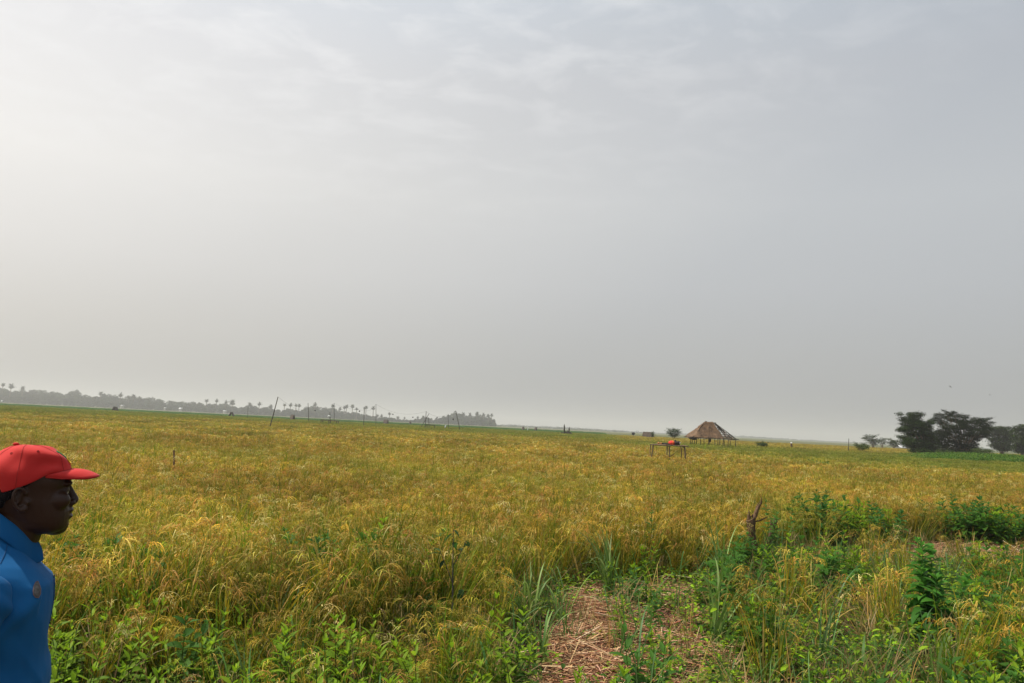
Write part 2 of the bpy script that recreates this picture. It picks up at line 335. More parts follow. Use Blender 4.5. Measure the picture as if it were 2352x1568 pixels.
def scatter(name, coll, pts, idx, rot, scl, green, kind='stuff', label=None):
    me=bpy.data.meshes.new(name); n=len(pts)
    me.vertices.add(n); me.vertices.foreach_set('co',np.asarray(pts,np.float32).ravel())
    a=me.attributes.new('idx','INT','POINT'); a.data.foreach_set('value',np.asarray(idx,np.int32))
    a=me.attributes.new('rot','FLOAT_VECTOR','POINT'); a.data.foreach_set('vector',np.asarray(rot,np.float32).ravel())
    a=me.attributes.new('scl','FLOAT_VECTOR','POINT'); a.data.foreach_set('vector',np.asarray(scl,np.float32).ravel())
    a=me.attributes.new('green','FLOAT','POINT'); a.data.foreach_set('value',np.asarray(green,np.float32))
    o=bpy.data.objects.new(name,me); ROOT.objects.link(o)
    g=bpy.data.node_groups.new(name,'GeometryNodeTree')
    g.interface.new_socket('Geometry',in_out='INPUT',socket_type='NodeSocketGeometry'); g.interface.new_socket('Geometry',in_out='OUTPUT',socket_type='NodeSocketGeometry')
    gi=g.nodes.new('NodeGroupInput'); go=g.nodes.new('NodeGroupOutput'); ip=g.nodes.new('GeometryNodeInstanceOnPoints'); ci=g.nodes.new('GeometryNodeCollectionInfo')
    ci.inputs['Collection'].default_value=coll; ci.inputs['Separate Children'].default_value=True; ci.inputs['Reset Children'].default_value=True
    def na(nm,t):
        x=g.nodes.new('GeometryNodeInputNamedAttribute'); x.data_type=t; x.inputs['Name'].default_value=nm
        return [s for s in x.outputs if s.enabled and s.name=='Attribute'][0]
    l=g.links.new; l(gi.outputs[0],ip.inputs['Points']); l(ci.outputs[0],ip.inputs['Instance']); ip.inputs['Pick Instance'].default_value=True
    l(na('idx','INT'),ip.inputs['Instance Index']); l(na('rot','FLOAT_VECTOR'),ip.inputs['Rotation']); l(na('scl','FLOAT_VECTOR'),ip.inputs['Scale'])
    l(ip.outputs[0],go.inputs[0])
    md=o.modifiers.new('scatter','NODES'); md.node_group=g
    return tag(o,label,kind=kind)
def rots(n, tilt=.08):
    return np.stack([R.normal(size=n)*tilt,R.normal(size=n)*tilt,R.uniform(0,2*math.pi,n)],-1)

# ------------------------------------------------------------------ field layout (metres on the ground)
EDGE=np.array([(-9,4.6),(-6,5.0),(-4,5.2),(-3,5.4),(-2,5.6),(-1,6.1),(-.4,6.9),(.1,8.0),(.5,9.0),(1.1,9.5),(1.8,9.7),(2.6,10.3),(3.4,11.2),(4.5,12.6),(6,14.3),(8,15),(10,15.6),(14,16)])
def edge(x): return np.interp(x,EDGE[:,0],EDGE[:,1])
GD=np.array([(-.75,66),(-.667,68),(-.5,88),(-.34,92),(-.18,88),(-.01,76),(.07,70),(.155,56),(.24,46),(.30,40),(.41,37),(.667,34),(.8,34)])
def wave(x,y,s,seed=0):
    r=np.random.default_rng(seed); v=0
    for i in range(5):
        k=r.normal(size=2)*s*(1.0+.7*i); v=v+np.sin(k[0]*x+k[1]*y+r.uniform(0,6))/(1+.5*i)
    return v/2.2
def greenness(x,y):
    u=x/np.maximum(y,1); d0=np.interp(u,GD[:,0],GD[:,1])
    q=(y*(1+.12*wave(x,y,.06,3)+.05*wave(x,y,.4,13))-d0)/(d0*np.where(u<0,.22,.34))
    far=1/(1+np.exp(-3*q)); far=np.where(u>.14,far*(1-.62/(1+np.exp(-(y-92)/7))),far); near=np.clip(.15+.30*wave(x,y,.35,5)+.15*R.normal(size=x.shape)+.34*np.clip((y-18)/45,0,1)*np.clip((.22-u)/.25,0,1),0,.85)
    return np.clip(np.maximum(far,near),0,1)
def wedge(y0,y1,dens,margin=.75,xpad=1.5):
    """random plant positions in the part of the field the camera looks over"""
    A=(y1-y0)*2*(margin*y1+xpad); n=int(A*dens); y=R.uniform(y0,y1,n); x=R.uniform(-1,1,n)*(margin*y1+xpad)
    k=np.abs(x)<margin*y+xpad; return x[k],y[k]
def inpoly(x,y,poly):
    c=np.zeros(len(x),bool); n=len(poly)
    for i in range(n):
        x1,y1=poly[i]; x2,y2=poly[(i+1)%n]
        c^=((y1>y)!=(y2>y))&(x<(x2-x1)*(y-y1)/(y2-y1+1e-12)+x1)
    return c
def gpoly(px): return [tuple(G(a,b)[:2]) for a,b in px]
PATH=gpoly([(1195,1700),(1215,1600),(1250,1545),(1232,1500),(1275,1462),(1268,1425),(1318,1400),(1292,1372),(1350,1362),(1395,1344),(1450,1350),(1500,1335),(1560,1352),(1640,1362),(1600,1400),(1668,1432),(1620,1462),(1650,1500),(1570,1530),(1560,1600),(1520,1700)])
STRIP=gpoly([(2010,1275),(2120,1256),(2250,1248),(2400,1262),(2400,1310),(2250,1300),(2060,1300)])
MANXY=G(60,1900)[:2]
GREENPATCH=[(-1.6,7.8,.95,.75),(-3.2,6.6,.5,.45)]

# rice near
source('rice near')
for i in range(12): rice_clump('rice_clump',.12,32,12,ht=R.uniform(.66,.80),gsz=1.2,wsc=1.2,grains=24)
x,y=wedge(4.2,30,15)
e=edge(x); k=y>e+.12*wave(x,y,2.2,9)
gp=np.zeros(len(x),bool)
for cx,cy_,rx,ry in GREENPATCH: gp|=((x-cx)/rx)**2+((y-cy_)/ry)**2<1
k&=~(gp&(R.uniform(size=len(x))<.75))
k&=~(inpoly(x,y,STRIP)|inpoly(x,y,PATH))
# thin, scattered plants on the weedy ground in front (right side)
sp=(y<e)&(x>1.9)&(R.uniform(size=len(x))<np.where(y>8.6,.045,.12))&~((np.hypot(x-3.6,y-9.9)<1.3))&~inpoly(x,y,PATH)&~inpoly(x,y,STRIP)&(y>5.2)
sl=(y<e)&(x<0)&(R.uniform(size=len(x))<.42)&(y>4.0)
k|=sp|sl
k&=np.hypot(x-MANXY[0],y-MANXY[1])>.5
x,y=x[k],y[k]; n=len(x); gr=greenness(x,y)
h=R.uniform(.78,1.12,n)*(1+.10*wave(x,y,.9,2)); h=np.where(y<edge(x),h*np.where(x<0,.72,.85),h)
scatter('rice',SRC['rice near'],np.stack([x,y,np.full(n,-.03)],-1),R.integers(0,12,n),rots(n,.20),np.stack([h,h,h],-1),gr)
# rice, middle distance
source('rice middle')
for i in range(6): rice_clump('rice_patch',.42,130,66,gsz=2.0,wsc=2.0,grains=18)
x,y=wedge(30,72,2.6); n=len(x); h=R.uniform(.80,1.14,n)*(1+.08*wave(x,y,.4,2))
scatter('rice_midfield',SRC['rice middle'],np.stack([x,y,np.full(n,-.03)],-1),R.integers(0,6,n),rots(n,.05),np.stack([h,h,h],-1),greenness(x,y))
source('rice far')
for i in range(5): rice_clump('rice_stand',1.5,420,170,gsz=4.5,wsc=4.5,grains=9)
x,y=wedge(70,190,.36); n=len(x); h=R.uniform(.86,1.12,n)
scatter('rice_far_field',SRC['rice far'],np.stack([x,y,np.full(n,-.03)],-1),R.integers(0,5,n),rots(n,.03),np.stack([np.ones(n),np.ones(n),h],-1),greenness(x,y))
def green_stand(name):
    mb=MB(); n=420; a=R.uniform(0,2*math.pi,n); r=3.4*np.sqrt(R.uniform(0,1,n)); base=np.stack([r*np.cos(a),r*np.sin(a),np.zeros(n)],-1)
    az=R.uniform(0,6.28,n); C=curve(base,az,.62*R.uniform(.8,1.15,n),np.abs(R.normal(size=n))*.2,R.uniform(.2,.9,n),4)
    strips(mb,C,np.full(n,.16),az,pal([(.05,.15,.018),(.075,.19,.022),(.10,.2,.03)],n)); mb.build(name,M['rice'],smooth=False,coll=SRC[name_coll])
source('green rice far')
for i in range(4): green_stand('green_rice_stand')
x,y=wedge(185,470,.036); k=R.uniform(size=len(x))<np.clip((470-y)/120,0,1); x,y=x[k],y[k]
k=(x/y<.12)|(y<230); x,y=x[k],y[k]; n=len(x)
scatter('green_rice_field',SRC['green rice far'],np.stack([x,y,np.full(n,-.03)],-1),R.integers(0,4,n),rots(n,.02),np.stack([np.ones(n),np.ones(n),R.uniform(.8,1.15,n)],-1),np.zeros(n))

# ------------------------------------------------------------------ broad-leaved weeds
def leafblade(mb, p, az, el0, droop, ln, wd, col, fold=.35, shape=None):
    """many leaves at once: p(B,3) az el0 droop ln wd (B), five stations, folded on the midrib"""
    B=len(p); t=np.array([0,.22,.5,.78,1.]); pr=np.array([.12,.8,1.,.55,.02]) if shape is None else shape
    th=el0[:,None]-droop[:,None]*t[None]; ds=ln[:,None]*np.diff(np.concatenate([[0],t]))[None]
    h=np.cumsum(np.cos(th)*ds,1); z=np.cumsum(np.sin(th)*ds,1)
    C=np.stack([p[:,0:1]+h*np.cos(az)[:,None],p[:,1:2]+h*np.sin(az)[:,None],p[:,2:3]+z],-1)
    S=np.stack([-np.sin(az),np.cos(az),R.normal(size=B)*.25],-1)[:,None]*(wd[:,None]*.5*pr[None])[...,None]
    U=np.stack([-np.sin(th)*np.cos(az)[:,None],-np.sin(th)*np.sin(az)[:,None],np.cos(th)],-1)*(wd[:,None]*.5*pr[None]*fold)[...,None]
    V=np.stack([C-S+U,C,C+S+U],2).reshape(-1,3)
    b=np.arange(B)[:,None]*15; i=np.arange(4)[None]*3
    F=np.concatenate([np.stack([b+i,b+i+1,b+i+4,b+i+3],-1).reshape(-1,4),np.stack([b+i+1,b+i+2,b+i+5,b+i+4],-1).reshape(-1,4)])
    mb.add(V,F,np.repeat(col,15,0))
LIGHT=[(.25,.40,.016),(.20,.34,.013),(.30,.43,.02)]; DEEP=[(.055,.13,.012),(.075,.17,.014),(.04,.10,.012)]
def weed_stem(ms, ml, base, az, ht, lean, node, ll, lw, top, low, droop=.7, start=.25):
    C=curve(np.array([base]),np.array([az]),np.array([ht]),np.array([lean]),np.array([R.uniform(-.15,.2)]),9,1)[0]
    tube(ms,C,np.linspace(.0045,.0018,9),5,(.10,.15,.03))
    s=np.arange(ht*start,ht,node); s=np.concatenate([s,[ht*.985,ht]]); p=[];a=[];e=[];l=[];wd=[];dr=[];col=[]
    for j,q in enumerate(s):
        f=q/ht; i=min(7,int(f*8)); c=C[i]*(1-(f*8-i))+C[i+1]*(f*8-i); sz=(.55+.75*math.sin(math.pi*min(1,.25+.72*f)))*(0.55 if f>.97 else 1)
        a0=j*1.57+R.uniform(-.3,.3)
        for kk in (0,math.pi):
            if R.uniform()<.06: continue
            p.append(c); a.append(a0+kk+R.uniform(-.2,.2)); e.append(.25+.75*f**2+R.uniform(-.15,.2)); dr.append(droop*R.uniform(.6,1.3)*(1.1-.5*f)); l.append(ll*sz*R.uniform(.8,1.15)); wd.append(lw*sz*R.uniform(.85,1.1))
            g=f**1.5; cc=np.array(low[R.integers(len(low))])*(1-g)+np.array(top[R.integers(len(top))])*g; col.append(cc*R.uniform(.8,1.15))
    leafblade(ml,np.array(p),np.array(a),np.array(e),np.array(dr),np.array(l),np.array(wd),np.array(col))
def weed(name, ns, ht, node, ll, lw, top, low, spread=.08, parent=None, coll=None, droop=.7, start=.25):
    ms=MB(); ml=MB()
    for i in range(ns):
        a=R.uniform(0,6.28); r=spread*math.sqrt(R.uniform())
        weed_stem(ms,ml,np.array([r*math.cos(a),r*math.sin(a),-.02]),a+R.normal()*.4,ht*R.uniform(.72,1.08),abs(R.normal())*.18,node,ll,lw,top,low,droop,start)
    if parent is None:
        ml2=ml; ml2.V+=ms.V; ml2.L+=[l+ml.n for l in ms.L]; ml2.S+=ms.S; ml2.C+=ms.C; ml2.M+=ms.M
        return ml2.build(name,M['weed'],smooth=True,coll=coll)
    ms.build('stem',M['weed'],parent); ml.build('foliage',M['weed'],parent)
def low_herb(name):
    ml=MB(); n=46; a=R.uniform(0,6.28,n); r=.16*np.sqrt(R.uniform(0,1,n)); p=np.stack([r*np.cos(a),r*np.sin(a),R.uniform(.0,.24,n)],-1)
    leafblade(ml,p,R.uniform(0,6.28,n),R.uniform(-.1,.8,n),R.uniform(.3,1.1,n),R.uniform(.035,.075,n),R.uniform(.014,.03,n),pal(LIGHT+DEEP+[(.2,.22,.04)],n))
    ml.build(name,M['weed'],coll=SRC[name_coll])
source('weeds')
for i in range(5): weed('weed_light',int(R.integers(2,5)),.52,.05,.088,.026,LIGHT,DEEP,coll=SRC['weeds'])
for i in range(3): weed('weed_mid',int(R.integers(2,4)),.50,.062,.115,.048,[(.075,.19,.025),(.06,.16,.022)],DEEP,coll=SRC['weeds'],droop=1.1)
for i in range(4): low_herb('weed_trailing')
# order in the collection is alphabetical: light 0-4, mid 5-7, trailing 8-11
pts=[];idx=[]
def sow(x,y,k,choices,h0):
    x,y=x[k],y[k]; pts.append(np.stack([x,y,np.full(len(x),-.02)],-1)); idx.append(R.choice(choices,len(x)))
x,y=wedge(2.6,6.6,15,.8,.6); e=edge(x)
front=(x<.45)&(y<e+.15)&(y<5.35+.5*wave(x,y,1.1,21))&(wave(x,y,1.6,8)>-.85); sow(x,y,front&~inpoly(x,y,PATH),[0,1,2,3,4,0,1,2,3,4,5,9],.5)
x,y=wedge(4.2,9.5,14,.8,.6); sow(x,y,inpoly(x,y,PATH)&((x>1.0+.35*wave(x,y,2,3))|(x<.18+.25*wave(x,y,3,6))),[0,5,8,9,10,11,8,9],.5)
x,y=wedge(2.6,5.2,18,.8,.6); sow(x,y,(x>.3)&(x<2.9)&(y<4.75+.25*wave(x,y,1.4,4)),[0,1,2,3,4,5,8],.5)
x,y=wedge(2.8,11,12,.8,.6); sow(x,y,(x>1.9)&(y<edge(x)-.3)&~inpoly(x,y,STRIP)&~inpoly(x,y,PATH)&(wave(x,y,1.1,31)>-.45),[0,1,2,3,5,6,7,5,6,7],.5)
x,y=wedge(5,10,30,.8,.6); gp=np.zeros(len(x),bool)
for cx,cy_,rx,ry in GREENPATCH: gp|=((x-cx)/rx)**2+((y-cy_)/ry)**2<1
sow(x,y,gp,[0,1,5,6,7,5],.5)
x,y=wedge(5,10,7,.8,.6); sow(x,y,(x<.5)&(y>edge(x))&(y<7.3)&(wave(x,y,1.3,41)>.2),[0,1,2,5,8],.5)
x,y=wedge(2.6,12,20,.8,.6); sow(x,y,(y<edge(x)+.3)&~inpoly(x,y,STRIP)&((~inpoly(x,y,PATH))|(R.uniform(size=len(x))<.10)),[8,9,10,11],.5)
x,y=wedge(12,17,22,.8,1); sow(x,y,((((x-6.3)/1.15)**2+((y-14.6)/.8)**2<1)|(((x-9.7)/1.3)**2+((y-15.3)/.8)**2<1)),[5,6,7,0,8],.5)
pp=np.concatenate(pts); ii=np.concatenate(idx); k=np.hypot(pp[:,0]-MANXY[0],pp[:,1]-MANXY[1])>.42; pp,ii=pp[k],ii[k]; n=len(pp)
s=R.uniform(.7,1.2,n); s=np.where((pp[:,1]>13),s*1.5,np.where((pp[:,0]<.5)&(pp[:,1]<6.2),s*1.12,np.where(pp[:,0]>1.9,s*1.15,np.where((pp[:,0]<-.5)&(pp[:,1]<9),s*1.4,s))))
scatter('weeds',SRC['weeds'],pp,ii,rots(n,.1),np.stack([s,s,s],-1),np.zeros(n))
# green creeper spread over the field to the right
source('creeper')
def creeper(name):
    ml=MB(); n=240; a=R.uniform(0,6.28,n); r=.9*np.sqrt(R.uniform(0,1,n)); p=np.stack([r*np.cos(a),r*np.sin(a),.25+R.uniform(0,.5,n)],-1)
    leafblade(ml,p,R.uniform(0,6.28,n),R.uniform(-.1,.9,n),R.uniform(.2,1.0,n),R.uniform(.09,.16,n),R.uniform(.06,.11,n),pal(DEEP+[(.09,.17,.028),(.14,.22,.035)],n)); ml.build(name,M['weed'],coll=SRC[name_coll])
for i in range(4): creeper('creeper_patch')
x,y=wedge(30,125,.9); u=x/y; d0=np.interp(u,GD[:,0],GD[:,1]); k=(u>.16)&(y>d0*(1.0+.06*wave(x,y,.15,6)))&(y<np.minimum(d0*R.uniform(1.3,2.6,len(x)),R.uniform(75,100,len(x))))&(wave(x,y,.12,17)>-.3); x,y=x[k],y[k]; n=len(x); s=R.uniform(.6,1.0,n)
x3,y3=wedge(62,97,1.6); k3_=(x3/y3>.50)|((x3/y3>.40)&(y3>88)&(y3<95)); x3,y3=x3[k3_],y3[k3_]; x=np.concatenate([x,x3]); y=np.concatenate([y,y3]); sz=np.concatenate([s,R.uniform(1.0,1.5,len(x3))*np.clip((x3/y3-.36)/.2,.5,1.15)]); s=np.concatenate([s,np.full(len(x3),.9)]); n=len(x)
scatter('creeper',SRC['creeper'],np.stack([x,y,np.zeros(n)],-1),R.integers(0,4,n),rots(n,.1),np.stack([s,s,sz],-1),np.zeros(n))
# thin short grass and dead stalks among the weeds
source('long grass')
def long_clump(name,cols,ht,w_,nb):
    mb=MB(); a=R.uniform(0,6.28,nb); r=.05*np.sqrt(R.uniform(0,1,nb)); base=np.stack([r*np.cos(a),r*np.sin(a),np.zeros(nb)],-1)
    az=R.uniform(0,6.28,nb); C=curve(base,az,ht*R.uniform(.5,1.1,nb),np.abs(R.normal(size=nb))*.28,R.uniform(.2,2.2,nb),9,2.2); strips(mb,C,R.uniform(.7,1.2,nb)*w_,az,pal(cols,nb),tw=.4); mb.build(name,M['grass'],smooth=False,coll=SRC[name_coll])
for i in range(3): long_clump('long_blade_green',[(.10,.20,.06),(.13,.22,.06),(.08,.17,.04)],.62,.013,7)
for i in range(2): long_clump('long_blade_straw',[(.50,.33,.10),(.42,.25,.08),(.34,.27,.06)],.6,.007,8)
for i in range(2): long_clump('long_blade_yellow',[(.46,.34,.06),(.38,.30,.06),(.26,.27,.04)],.6,.006,4)
x,y=wedge(3.0,12,4.2,.8,.6); k=(y<edge(x)+.2)&(x>-.6)&(~inpoly(x,y,STRIP))&((~inpoly(x,y,PATH))|(x>.9)&(R.uniform(size=len(x))<.8)); x2,y2=wedge(3.2,8.5,4.0,.8,.6); k2=(x2<=-.3)&(y2>3.2); x=np.concatenate([x[k],x2[k2]]); y=np.concatenate([y[k],y2[k2]]); k=np.hypot(x-MANXY[0],y-MANXY[1])>.45; x,y=x[k],y[k]; n=len(x); s=R.uniform(.7,1.25,n)
scatter('long_grass',SRC['long grass'],np.stack([x,y,np.full(n,-.03)],-1),R.choice(7,n,p=[.17,.17,.16,.19,.19,.06,.06]),rots(n,.15),np.stack([s,s,s],-1),np.zeros(n))
source('grass')
def grass_clump(name, cols, ht):
    mb=MB(); n=26; a=R.uniform(0,6.28,n); r=.09*np.sqrt(R.uniform(0,1,n)); base=np.stack([r*np.cos(a),r*np.sin(a),np.zeros(n)],-1)
    az=R.uniform(0,6.28,n); C=curve(base,az,ht*R.uniform(.5,1.2,n),np.abs(R.normal(size=n))*.35,R.uniform(.2,1.4,n),6)
    strips(mb,C,R.uniform(.003,.008,n),az,pal(cols,n)); mb.build(name,M['grass'],smooth=False,coll=SRC[name_coll])
for i in range(4): grass_clump('grass_green',[(.09,.18,.03),(.13,.2,.04),(.07,.14,.03)],.34)
for i in range(3): grass_clump('grass_dry',[(.38,.26,.12),(.3,.2,.09),(.2,.2,.05)],.42)
x,y=wedge(2.6,15.6,17,.8,.6); k=(y<edge(x)+.25)&((~inpoly(x,y,PATH))|(R.uniform(size=len(x))<.12))&(~inpoly(x,y,STRIP)|(R.uniform(size=len(x))<.25)); x,y=x[k],y[k]; n=len(x); s=R.uniform(.7,1.35,n)
k=R.uniform(size=n)<.6; x,y,s=x[k],y[k],s[k]; n=len(x)
scatter('grass',SRC['grass'],np.stack([x,y,np.full(n,-.03)],-1),R.choice(7,n,p=[.06,.06,.06,.06,.24,.24,.28] if False else [.2,.2,.2,.1,.1,.1,.1]),rots(n,.12),np.stack([s,s,s],-1),np.zeros(n))

# straw litter on the cut patch: thousands of stalks lying criss-cross, and short stubble
def litter():
    mb=MB()
    def lay(poly,n,zmax,lens):
        xs=np.array([p[0] for p in poly]); ys=np.array([p[1] for p in poly])
        x=R.uniform(xs.min(),xs.max(),n*2); y=R.uniform(ys.min(),ys.max(),n*2); k=inpoly(x,y,poly); x,y=x[k][:n],y[k][:n]; m=len(x)
        ln=R.uniform(*lens,m)*np.where(R.uniform(size=m)<.2,1.8,1); az=.35+R.normal(size=m)*.75; el=R.normal(size=m)*.10; z=R.uniform(.0,zmax,m)*(.55+.45*wave(x,y,2.6,44))+.03*wave(x,y,1.3,14); el=el*1.8
        d=np.stack([np.cos(az)*np.cos(el),np.sin(az)*np.cos(el),np.sin(el)],-1); c=np.stack([x,y,z],-1)
        rr=R.uniform(.0016,.0046,m)*np.where(R.uniform(size=m)<.12,1.8,1); s=np.cross(d,[0,0,1.]); s/=np.linalg.norm(s,axis=1,keepdims=True); u=np.cross(s,d)
        bow=u*R.normal(size=(m,1))*ln[:,None]*.05; V=[]
        for q in (-.5,0,.5):
            for a in (0,2.09,4.19):
                V.append(c+d*ln[:,None]*q+(bow if q==0 else 0)+(s*math.cos(a)+u*math.sin(a))*rr[:,None])
        V=np.stack(V,1).reshape(-1,3); b=np.arange(m)[:,None]*9
        F=np.concatenate([b+np.array([i*3+j,i*3+(j+1)%3,i*3+3+(j+1)%3,i*3+3+j])[None] for i in range(2) for j in range(3)])
        col=pal([(.46,.255,.13),(.32,.14,.07),(.58,.38,.20),(.19,.08,.042),(.70,.52,.31)],m,[.30,.28,.2,.14,.08]); mb.add(V,F,np.repeat(col,9,0))
    lay(PATH,6500,.12,(.05,.40)); lay(STRIP,1800,.12,(.1,.6))
    lay(gpoly([(1640,1500),(1760,1470),(1790,1540),(1720,1640),(1600,1640)]),900,.09,(.1,.5))
    lay(gpoly([(1900,1540),(2080,1535),(2120,1640),(1880,1640)]),500,.06,(.1,.4))
    # stubble
    xs=np.array([p[0] for p in PATH]); ys=np.array([p[1] for p in PATH]); n=1500
    x=R.uniform(xs.min(),xs.max(),n); y=R.uniform(ys.min(),ys.max(),n); k=inpoly(x,y,PATH); x,y=x[k],y[k]; m=len(x)
    az=R.uniform(0,6.28,m); C=curve(np.stack([x,y,np.full(m,-.03)],-1),az,R.uniform(.05,.17,m),np.abs(R.normal(size=m))*.5,np.zeros(m),3); strips(mb,C,R.uniform(.004,.009,m),az,pal([(.45,.3,.15),(.3,.17,.08)],m),prof=np.ones(3))
    tag(mb.build('straw_litter',M['straw'],smooth=False),kind='stuff')
litter()

# ------------------------------------------------------------------ single plants one can point to
def grass_tuft(label, px, py, ht, nb, wd=.016, cols=((.17,.27,.06),(.22,.31,.09),(.12,.21,.04)), group='long-bladed grass tufts round the cut patch', lean=0, laz=0, z=0):
    p=G(px,py); mb=MB(); a=R.uniform(0,6.28,nb); r=.06*np.sqrt(R.uniform(0,1,nb)); base=np.stack([r*np.cos(a),r*np.sin(a),np.full(nb,-.03)],-1)
    az=a*.6+R.uniform(0,6.28,nb)*.4; C=curve(base,az,ht*R.uniform(.55,1.1,nb),np.abs(R.normal(size=nb))*.18+.03,R.uniform(.3,2.2,nb),10,2.2)
    C=C+np.linspace(0,1,10)[None,:,None]**1.3*np.array([math.cos(laz),math.sin(laz),0])*lean*ht
    strips(mb,C,R.uniform(.7,1.2,nb)*wd,az,pal(list(cols),nb),tw=.4)
    o=mb.build('grass_tuft',M['grass'],smooth=False,loc=(p[0],p[1],0)); tag(o,label,'grass',group)
grass_tuft('tall blue-green grass tuft at the far end of the straw patch',1400,1378,1.0,24,.019)
grass_tuft('blue-green grass tuft at the left edge of the straw patch, spreading low arching blades',1215,1450,.72,34,.018)
grass_tuft('small grass tuft between the arching tuft and the straw, left edge of the cut patch',1285,1440,.62,20)
grass_tuft('upright green blades growing out of the middle of the straw patch',1425,1500,.55,8)
grass_tuft('pair of green grass blades standing in the straw just right of the patch centre',1480,1490,.6,7)
grass_tuft('tall grass tuft bent over beside the split dead stump',1655,1352,1.0,18,.019)
grass_tuft('long wide grass blades at the right edge of the straw patch, one arching far right',1640,1480,.9,18,.02,lean=.25,laz=0)
grass_tuft('broad pale grass blade cluster leaning right in the weedy ground right of the straw',1780,1530,.8,9,.022,lean=.35,laz=.2)
grass_tuft('upright broad grass blades at the bottom edge of the field, far right',2150,1600,.62,9,.024)
grass_tuft('upright grass blades at the bottom edge, between straw heap and far right tuft',1985,1600,.6,9,.02)
grass_tuft('thin grey-green grass tuft at the left of the cut patch, nearest the camera',1235,1520,.55,22)
def single_weed(label, px, py, ns, ht, node, ll, lw, top, low, spread=.07, droop=.7, start=.25, cat='weed', group=None, z=0):
    p=G(px,py); t=thing('weed',label,cat,(p[0],p[1],z),R.uniform(0,6),group); weed('weed',ns,ht,node,ll,lw,top,low,spread,parent=t,droop=droop,start=start); return t
D2=[(.04,.13,.025),(.05,.15,.028)]
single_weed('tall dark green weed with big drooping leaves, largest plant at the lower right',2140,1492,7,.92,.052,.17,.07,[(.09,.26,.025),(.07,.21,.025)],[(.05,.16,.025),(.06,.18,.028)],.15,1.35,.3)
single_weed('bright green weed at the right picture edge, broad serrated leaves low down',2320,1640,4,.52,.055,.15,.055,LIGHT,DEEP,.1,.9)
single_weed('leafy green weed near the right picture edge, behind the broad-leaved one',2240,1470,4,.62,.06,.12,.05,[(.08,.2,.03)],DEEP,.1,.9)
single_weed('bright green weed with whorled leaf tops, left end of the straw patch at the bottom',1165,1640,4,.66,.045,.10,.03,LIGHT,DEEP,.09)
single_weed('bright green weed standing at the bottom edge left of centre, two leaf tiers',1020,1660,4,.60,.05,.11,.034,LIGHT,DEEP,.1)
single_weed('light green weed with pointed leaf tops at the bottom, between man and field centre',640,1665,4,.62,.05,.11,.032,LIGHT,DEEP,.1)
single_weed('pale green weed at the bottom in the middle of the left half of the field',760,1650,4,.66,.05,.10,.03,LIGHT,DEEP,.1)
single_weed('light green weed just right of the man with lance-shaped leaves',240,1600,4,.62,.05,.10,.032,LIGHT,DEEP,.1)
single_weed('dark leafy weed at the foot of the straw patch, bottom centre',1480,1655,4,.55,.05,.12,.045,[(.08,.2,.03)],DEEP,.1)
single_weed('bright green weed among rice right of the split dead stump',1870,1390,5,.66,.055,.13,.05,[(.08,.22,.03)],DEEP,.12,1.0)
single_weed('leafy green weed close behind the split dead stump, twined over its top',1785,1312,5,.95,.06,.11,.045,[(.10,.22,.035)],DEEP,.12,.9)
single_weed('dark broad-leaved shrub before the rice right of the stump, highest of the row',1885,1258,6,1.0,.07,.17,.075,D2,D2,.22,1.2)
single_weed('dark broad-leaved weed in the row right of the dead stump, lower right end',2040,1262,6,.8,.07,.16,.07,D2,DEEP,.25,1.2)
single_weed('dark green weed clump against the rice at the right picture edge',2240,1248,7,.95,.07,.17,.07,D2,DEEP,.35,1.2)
single_weed('slim green weed poking out of the rice wall behind the straw patch',1495,1330,2,.92,.07,.09,.035,[(.06,.17,.03)],DEEP,.03,.8,.6)
# dry arching rice heads standing clear in the right foreground, and the thin sapling
def sapling():
    b=G(1031,1500); t=thing('sapling','thin dark-stemmed sapling with few dark leaves, alone in rice left of the straw','sapling',(b[0],b[1],0))
    ms=MB(); tube(ms,[(0,0,-.05),(.01,0,.35),(-.005,0,.65),(-.02,0,.98)],[.009,.008,.006,.003],6); tube(ms,[(0,0,.55),(-.06,.02,.68),(-.12,.02,.80)],[.004,.003,.002],5); tube(ms,[(0,0,.70),(.06,-.02,.82),(.09,-.02,.90)],[.004,.003,.002],5)
    ms.build('stem',M['pole'],t)
    ml=MB(); p=np.array([(-.12,.02,.80),(-.11,.02,.78),(-.08,.02,.73),(.09,-.02,.9),(.08,-.02,.86),(.06,-.02,.82),(-.02,0,.98),(-.02,0,.95),(-.015,0,.88),(.05,0,.5),(.04,.0,.47)]); n=len(p)
    leafblade(ml,p,R.uniform(0,6.28,n),R.uniform(-.6,.4,n),R.uniform(.2,.9,n),R.uniform(.06,.10,n),R.uniform(.035,.06,n),pal([(.035,.085,.02),(.05,.10,.025)],n)); ml.build('foliage',M['weed'],t)
sapling()
def tall_weeds():
    spots=[(1162,985,58),(1178,986,95),(1204,997,62),(1235,1000,95),(1265,992,105),(1318,1000,80),(1342,1003,85),(1386,1002,105),(1478,1012,78),(1498,1008,92),(1561,1004,88),(1617,1030,60),(1704,1021,75),(776,972,85),(836,985,75)]
    first=None
    for px,py,d in spots:
        p=P(px,hz(px),d)
        if first is None:
            first=single_weed('slender bright green weed standing up above the rice canopy in the middle distance',1162,1100,3,1.15,.09,.15,.055,LIGHT,LIGHT,.10,.8,.35,group='slender weeds above the rice'); first.location=(p[0],p[1],0)
        else: dup(first,(p[0],p[1],0),R.uniform(0,6),R.uniform(.85,1.2))
tall_weeds()

